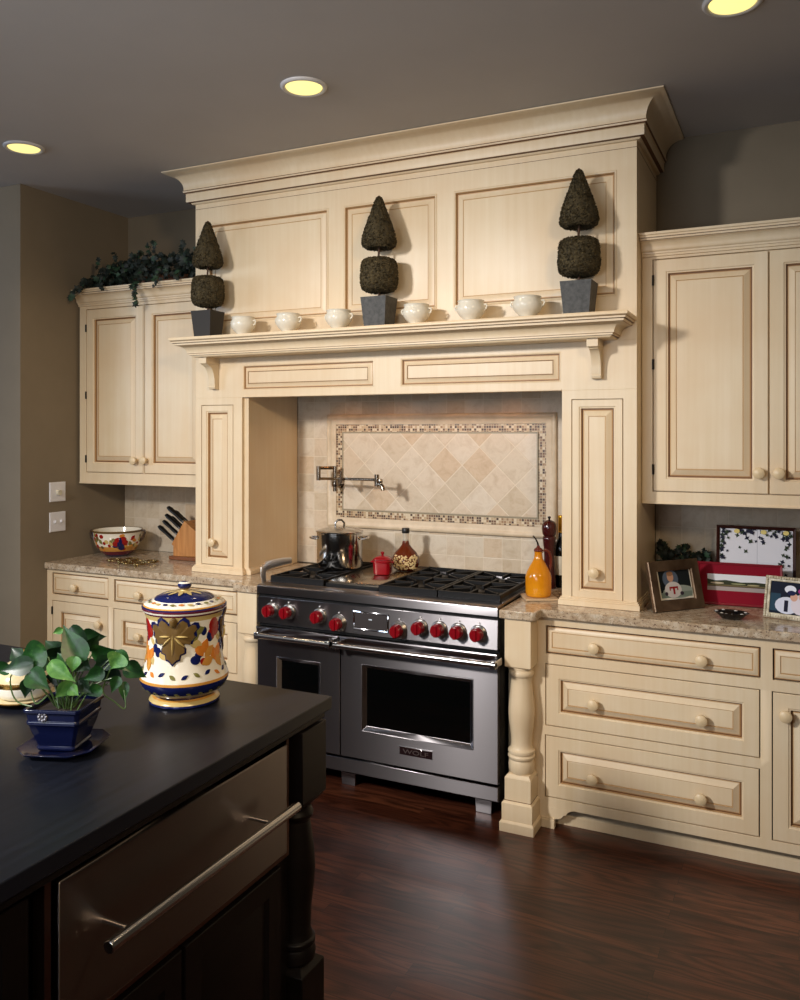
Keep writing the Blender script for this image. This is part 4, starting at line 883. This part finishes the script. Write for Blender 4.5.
# ---------------------------------------------------------------- left counter
ZB = .931
bx, by = -3.742, 3.845; B0 = Vector((bx, by, ZB))
BW = thing('painted_bowl', 'fruit-painted bowl with two dark handles on the left counter', 'bowl', B0)
fp = [(.056,0),(.070,.002),(.078,.010),(.106,.035),(.126,.065),(.137,.095),(.141,.125),(.144,.145),(.148,.151),(.148,.158),(.141,.156),(.134,.130),(.118,.07),(.085,.02),(.0001,.012)]
b = MB(); b.lathe(fp, B0, 52, [1,1,3,2,0,0,0,4,4,4,0,0,0,0], None, False); fpp = fp[:9]; bphi = math.atan2(-by, -bx)
for i in range(46):
    a = random.uniform(-1.5, 1.5); z = random.uniform(.04, .135); m = random.choice((1,1,6,6,7,7,8,2,4,5))
    decal(b, fpp, B0, bphi+a, z, random.choice((ell(.014,.012), leafp(.04,.011), ell(.010,.010))), m, random.uniform(0, PI), .0012+.0002*(i % 5))
for da, dz, m in ((.05,.085,1),(.14,.075,1),(.10,.105,1),(.0,.105,6),(.22,.11,6),(-.08,.085,6),(.18,.06,1),(.30,.09,6)): decal(b, fpp, B0, bphi+da, dz, ell(.019,.017), m, 0, .003)
b.build('bowl_body', JM, BW, sharp=50)
for sgn in (-1, 1):
    q = LU*sgn; MB().tube([B0+q*.133+Vector((0,0,.085)), B0+q*.155+Vector((0,0,.105)), B0+q*.164+Vector((0,0,.135)), B0+q*.162+Vector((0,0,.150)), B0+q*.146+Vector((0,0,.152))], .007, 10).build('handle', plain('dark_bronze', (64, 44, 30), .35), BW)
kx, ky = -3.235, 3.90
def mk_beech():
    t = NT('block_wood', .4); a = t.noise(t.coord((60, 60, 4)), 1, 4); t.base(t.ramp(a, [(.3, srgb(168, 110, 58)), (.7, srgb(200, 142, 84))])); return t.m
KB = thing('knife_block', 'angled wooden knife block standing in the left counter corner', 'knife block', (kx, ky, ZB))
bw = .052
# side outline in X-Z: slots open toward the upper left
ang = math.radians(34); d_ = Vector((-math.cos(ang), 0, math.sin(ang))); n_ = Vector((math.sin(ang), 0, math.cos(ang)))
def KX(a, c): return Vector((kx+.02, ky, ZB+.115))+d_*a+n_*c
poly = [KX(-.035,-.085), KX(.08,-.085), KX(.08,.085), KX(-.13,.085), KX(-.13,-.02)]
poly = [(p.x, p.z) for p in poly]
b = MB(); b.prism(poly, FY, -ky-bw, -ky+bw)
b.prism([(kx-.085, ZB+.020), (kx+.115, ZB+.020), (kx+.115, ZB+.10), (kx+.03, ZB+.13), (kx-.02, ZB+.095), (kx-.085, ZB+.085)], FY, -ky-bw+.006, -ky+bw-.006)
b.build('block', mk_beech(), KB, bevel=.003)
MB().box(kx-.105, kx+.125, ky-bw-.010, ky+bw+.010, ZB, ZB+.022).build('base', plain('block_base', (120, 70, 36), .4), KB, bevel=.004)
KH = plain('black_handle', (16, 15, 15), .3)
for (yo, c, L, r, lab) in ((-.030, .070, .150, .019, 'black handled chef knife, topmost in the wooden block'), (.022, .050, .130, .017, 'black handled knife at the rear of the block top row'), (-.034, .026, .135, .0175, 'black handled knife, second from top in the wooden block'), (.010, .012, .125, .0165, 'black handled knife in the middle row, behind its neighbour'), (-.034, -.016, .130, .0165, 'black handled knife, second from bottom in the wooden block'), (-.034, -.062, .140, .018, 'black handled knife, lowest in the wooden block')):
    p0 = KX(.0835, c)+Vector((0, yo, 0)); k = thing('kitchen_knife', lab, 'knife', p0, 'knives in the block')
    b = MB(); b.tube([p0+d_*.012, p0+d_*.03, p0+d_*(L*.5), p0+d_*(L*.85), p0+d_*L], [r*.9, r, r*.9, r*1.1, r*.8], 12, 0, True, .62); hh = b.build('handle', KH, k, sharp=50)
    for t in (.35, .6): MB().cyl(p0+d_*(L*t)+Vector((0,-r*.66,0)), p0+d_*(L*t)+Vector((0,r*.66,0)), .0025, 8).build('rivet', CHROME, hh)
    MB().tube([p0-d_*.002, p0+d_*.013], r*.92, 12, 0, True, .6).build('bolster', CHROME, k)
tvx, tvy = -3.42, 3.625
b = MB()
for (ox, oy, r) in ((-.13,0,.042),(-.045,-.01,.045),(.045,.0,.045),(.10,.045,.04),(-.06,.06,.04),(.10,-.05,.035),(.02,-.055,.03)):
    b.tube([(tvx+ox+r*math.cos(a), tvy+oy+r*math.sin(a), ZB+.014) for a in [i*2*PI/24 for i in range(25)]], .0045, 8)
for (ox, oy) in ((-.13,.03),(.1,.07),(.10,-.08),(-.05,-.05),(-.165,-.01)): b.lathe([(.0001,0),(.007,.001),(.008,.008),(.006,.016),(.0001,.019)], (tvx+ox, tvy+oy, ZB), 12, 0, None, False)
o = b.build('trivet', plain('antique_brass', (150, 128, 84), .22, 1), off=(tvx, tvy, ZB)); tag(o, 'scrolled brass trivet of rings lying flat on the left counter', 'trivet')

# ---------------------------------------------------------------- picture frames
def fmat(x, y, z, ang, lean): return Matrix.Translation((x, y, z)) @ Matrix.Rotation(math.radians(ang), 4, 'Z') @ FY @ Matrix.Rotation(-math.radians(lean), 4, 'X')
class Pic:
    def __init__(s): s.mb = MB(); s.mats = []; s.k = 0
    def mi(s, c):
        if c not in s.mats: s.mats.append(c)
        return s.mats.index(c)
    def poly(s, M, pts, c):
        s.k += 1; w = s.k*.00008; s.mb.face([s.mb.v(M @ Vector((x, y, w))) for x, y in pts], s.mi(c)); return s
    def ell(s, M, cx, cy, a, b, c, n=16): return s.poly(M, [(cx+a*math.cos(2*PI*i/n), cy+b*math.sin(2*PI*i/n)) for i in range(n)], c)
    def rect(s, M, x0, x1, y0, y1, c): return s.poly(M, [(x0,y0),(x1,y0),(x1,y1),(x0,y1)], c)
    def build(s, name, parent):
        ms = [plain('print_%d_%d_%d' % c, c, .75, 0, **{'Specular IOR Level': .15}) for c in s.mats]; return s.mb.build(name, ms, parent, smooth=False)
def picframe(name, label, x, y, ang, lean, W, H, bw, th, mat, mats=None):
    M = fmat(x, y, ZB, ang, lean); t = thing(name, label, 'picture frame', M @ Vector((W/2, 0, 0)))
    b = MB(); R = []
    for i, w in ((0,0),(0,th*.8),(.003,th),(bw-.004,th*.85),(bw,th*.6),(bw,0)): R.append([M @ Vector(p) for p in ((i,i,w),(W-i,i,w),(W-i,H-i,w),(i,H-i,w))])
    b.loft(R, 0, True, False); b.build('frame', mat, t, sharp=30)
    b = MB(); b.box(.002, W-.002, .002, H-.002, -.003, .001, 0, M); b.build('backing', GAP, t, smooth=False)
    # easel leg
    top = M @ Vector((W/2, H*.7, -.003)); back = (M.to_3x3() @ Vector((0,0,-1))); back.z = 0; back.normalize(); ft = Vector((top.x, top.y, ZB+.002))+back*.015
    MB().tube([top, ft], .004, 6).build('easel_leg', GAP, t)
    return t, M
def mk_bronze():
    t = NT('bronze_frame', .3, .75); a = t.noise(t.coord(), 9, 3); t.base(t.ramp(a, [(.3, srgb(96, 74, 56)), (.7, srgb(150, 124, 98))])); return t.m
t, M = picframe('picture_frame', 'wide bronze picture frame with baby photo, next to the right pilaster', -.545, 3.575, 49, 14, .268, .208, .043, .016, mk_bronze())
MI = M @ Matrix.Translation((0,0,.0025)); p = Pic(); p.rect(MI, .045, .23, .045, .177, (226, 220, 202)); p.rect(MI, .055, .220, .053, .169, (26, 32, 34))
p.ell(MI, .115, .130, .042, .038, (84, 96, 112)).ell(MI, .15, .075, .085, .028, (150, 160, 150)).rect(MI, .055, .22, .053, .075, (120, 134, 122)).ell(MI, .122, .085, .045, .034, (208, 202, 198)).ell(MI, .115, .138, .017, .020, (196, 150, 122)).ell(MI, .114, .152, .017, .010, (150, 110, 80))
p.rect(MI, .102, .148, .090, .098, (150, 22, 30)).rect(MI, .102, .108, .082, .098, (150, 22, 30)).rect(MI, .142, .148, .082, .098, (150, 22, 30)).rect(MI, .120, .130, .066, .098, (150, 22, 30)).ell(MI, .083, .07, .008, .008, (60, 50, 60)).ell(MI, .165, .068, .010, .008, (60, 50, 60)); p.build('photo', t)
RM = plain('crimson_mat', (128, 14, 34), .5)
t, M = picframe('picture_frame', 'red matted panorama of a lake shore behind the black dish', -.405, 3.855, 4, 12, .345, .183, .010, .010, RM)
MI = M @ Matrix.Translation((0,0,.0025)); p = Pic(); p.rect(MI, .01, .335, .01, .182, (132, 14, 36)); p.rect(MI, .045, .300, .062, .132, (226, 228, 232))
p.rect(MI, .045, .300, .062, .080, (168, 156, 152)).poly(MI, [(.045,.080),(.30,.080),(.30,.100),(.24,.104),(.18,.101),(.12,.108),(.08,.104),(.045,.110)], (58, 62, 46)).rect(MI, .045, .30, .082, .088, (112, 100, 70)).ell(MI, .085, .094, .028, .004, (196, 180, 150)).ell(MI, .17, .093, .03, .003, (150, 150, 110)).ell(MI, .23, .091, .025, .003, (170, 160, 120)).rect(MI, .045, .30, .0795, .082, (70, 54, 40)); p.build('photo', t)
MAHF = plain('mahogany_frame', (50, 18, 14), .3)
t, M = picframe('picture_frame', 'large dark framed ivy and white cupboard picture against the backsplash', -.336, 3.985, 0, 9, .325, .332, .013, .016, MAHF)
MI = M @ Matrix.Translation((0,0,.003)); p = Pic(); p.rect(MI, .012, .313, .012, .328, (222, 222, 230)); p.rect(MI, .168, .170, .012, .328, (176, 176, 186))
for q in range(2): p.ell(MI, .163+q*.013, .158, .004, .004, (40, 36, 40))
for k in range(95):
    s = random.random()
    if s < .5: x, y = random.uniform(.016, .305), .322-abs(random.gauss(0, .032))
    elif s < .75: x, y = .018+abs(random.gauss(0, .014)), random.uniform(.18, .32)
    else: x, y = .300-abs(random.gauss(0, .016)), random.uniform(.10, .32)
    a = random.uniform(0, PI); L = random.uniform(.008, .014); y = max(.02, min(.322, y)); x = max(.018, min(.304, x))
    p.poly(MI, [(x+r*L*math.cos(a+f), y+r*L*math.sin(a+f)) for r, f in ((1,0),(.45,.7),(.9,1.6),(.4,2.6),(.8,3.3),(.4,4.2),(.9,4.9),(.45,5.6))], random.choice(((44, 58, 44), (34, 36, 54), (58, 70, 52), (40, 40, 60))))
for x in (.085, .195, .285): p.ell(MI, x, .308, .012, .010, (226, 206, 130))
p.build('picture', t)
SHM = NT('shell_frame', .35); SHM.base(SHM.ramp(SHM.noise(SHM.coord(), 40, 3), [(.35, srgb(170, 158, 130)), (.65, srgb(222, 214, 192))]))
t, M = picframe('picture_frame', 'beaded ivory picture frame at the right end of the counter', -.130, 3.695, -14, 16, .215, .168, .020, .010, SHM.m)
b = MB()
def bead(u, v):
    c = M @ Vector((u, v, .011)); b.lathe([(.0001,-.006),(.0045,-.004),(.006,0),(.0045,.004),(.0001,.006)], c, 8, 0, None, False)
n = 20
for i in range(n+1): bead(.006+i*(.203/n), .007); bead(.006+i*(.203/n), .161)
for i in range(1, 16): bead(.006, .007+i*(.154/16)); bead(.209, .007+i*(.154/16))
b.build('bead_edging', SHM.m, t, sharp=90)
MI = M @ Matrix.Translation((0,0,.0025)); p = Pic(); p.rect(MI, .02, .195, .02, .148, (24, 30, 46)); p.rect(MI, .02, .06, .03, .10, (40, 66, 84))
p.ell(MI, .085, .055, .045, .034, (206, 210, 226)).ell(MI, .135, .062, .035, .040, (214, 206, 214)).rect(MI, .075, .09, .03, .075, (30, 32, 50)).ell(MI, .110, .090, .014, .016, (206, 160, 140)).ell(MI, .140, .094, .013, .015, (212, 168, 148)).ell(MI, .095, .120, .022, .016, (220, 224, 236)).ell(MI, .100, .106, .016, .010, (30, 34, 70)).ell(MI, .142, .116, .018, .012, (170, 50, 130)); p.build('photo', t)
dx, dy = -.245, 3.60; D0 = Vector((dx, dy, ZB))
DS = thing('black_dish', 'small scalloped black dish with white marks in front of the red frame', 'dish', D0)
b = MB(); rings = []
for r, z in ((.030,0),(.036,.001),(.048,.014),(.060,.024),(.062,.027),(.057,.025),(.040,.010),(.0005,.006)): rings.append([D0+Vector(((r*1.05)*math.cos(2*PI*i/48)*(1+.05*(z > .012)*math.cos(12*2*PI*i/48)), r*.8*math.sin(2*PI*i/48), z)) for i in range(48)])
b.loft(rings, 0, True, True); b.build('dish_body', plain('black_lacquer', (14, 12, 14), .1), DS, sharp=60)
b = MB()
for a, r in ((.3,.052),(1.3,.05),(2.2,.053),(3.1,.054),(4.0,.05),(4.8,.045),(5.6,.05),(0,.02),(2.5,.025),(4.4,.018)):
    b.lathe([(.0001,-.002),(.006,-.001),(.007,.001),(.0001,.003)], D0+Vector((r*1.05*math.cos(a), r*.8*math.sin(a), .010+.016*(r/.052)**2)), 8, 0, None, False)
b.build('white_marks', plain('shell_white', (226, 222, 216), .3), DS)

# ---------------------------------------------------------------- wall plates
def plate(z, kind, label):
    c = Vector((XL, 3.547, z)); t = thing('switch_plate', label, 'light switch', c, 'switch plates on the left wall')
    b = MB(); b.rings(at(FX, XL+.0005), c.y-.058, c.y+.058, z-.057, z+.057, [(0,0),(0,.003),(.003,.006)], 0); b.build('plate', WHITE, t, sharp=30)
    if kind == 'dimmer':
        MB().lathe([(.0001,0),(.017,.0),(.016,.016),(.014,.018),(.0001,.018)], (XL+.0065, c.y, z-.004), 24, 0, FX.to_3x3().to_4x4(), False).build('dimmer_knob', plain('ivory_knob', (214, 208, 186), .4), t, sharp=40)
    else:
        for dy in (-.022, .022): MB().box(XL+.0065, XL+.0075, c.y+dy-.006, c.y+dy+.006, z-.012, z+.012).taper(XL+.012, c.y+dy, z-.004, z+.009, .006, .004, .006, .004).build('toggle', WHITE, t, bevel=.001)
plate(1.330, 'dimmer', 'white dimmer plate, upper of two on the left wall')
plate(1.155, 'toggle', 'white toggle switch plate, lower of two on the left wall')

# ---------------------------------------------------------------- recessed ceiling lights
LENS = emis('lamp_lens', (255, 236, 150), 1.15)
def downlight(x, y, label):
    t = thing('ceiling_light', label, 'ceiling light', (x, y, ZC), 'recessed ceiling lights')
    b = MB(); R = []
    for r, z in ((.094,0),(.094,-.004),(.088,-.010),(.080,-.011),(.074,-.006),(.072,0)): R.append([(x+r*math.cos(2*PI*i/48), y+r*math.sin(2*PI*i/48), ZC-.0005+z) for i in range(48)])
    b.loft(R, 0, True, False); b.build('trim_ring', plain('trim_white', (206, 204, 204), .35), t, sharp=50)
    MB().lathe([(.0735,-.004),(.070,-.009),(.05,-.013),(.0001,-.015)], (x, y, ZC), 40, 0, None, False).build('lens', LENS, t)
    l = bpy.data.lights.new('lamp', 'SPOT'); l.energy = 12; l.color = (1, .76, .48); l.spot_size = math.radians(120); l.spot_blend = .8; l.shadow_soft_size = .06
    o = bpy.data.objects.new('lamp', l); COL.objects.link(o); o.parent = t; o.location = (0, 0, -.03)
for x, y, l in ((-1.79, 2.853, 'round recessed light, middle of the three ceiling lights'), (-3.40, 2.875, 'round recessed light at the left edge of the ceiling'), (-.192, 2.885, 'round recessed light at the upper right of the ceiling')): downlight(x, y, l)
for i, x in enumerate((-2.25, -1.94, -1.62, -1.31)):
    l = bpy.data.lights.new('hood_lamp', 'SPOT'); l.energy = 1.7; l.color = (1, .44, .15); l.spot_size = math.radians(150); l.spot_blend = .8; l.shadow_soft_size = .03
    o = bpy.data.objects.new('hood_lamp', l); COL.objects.link(o); o.location = (x, 3.90, 1.925)
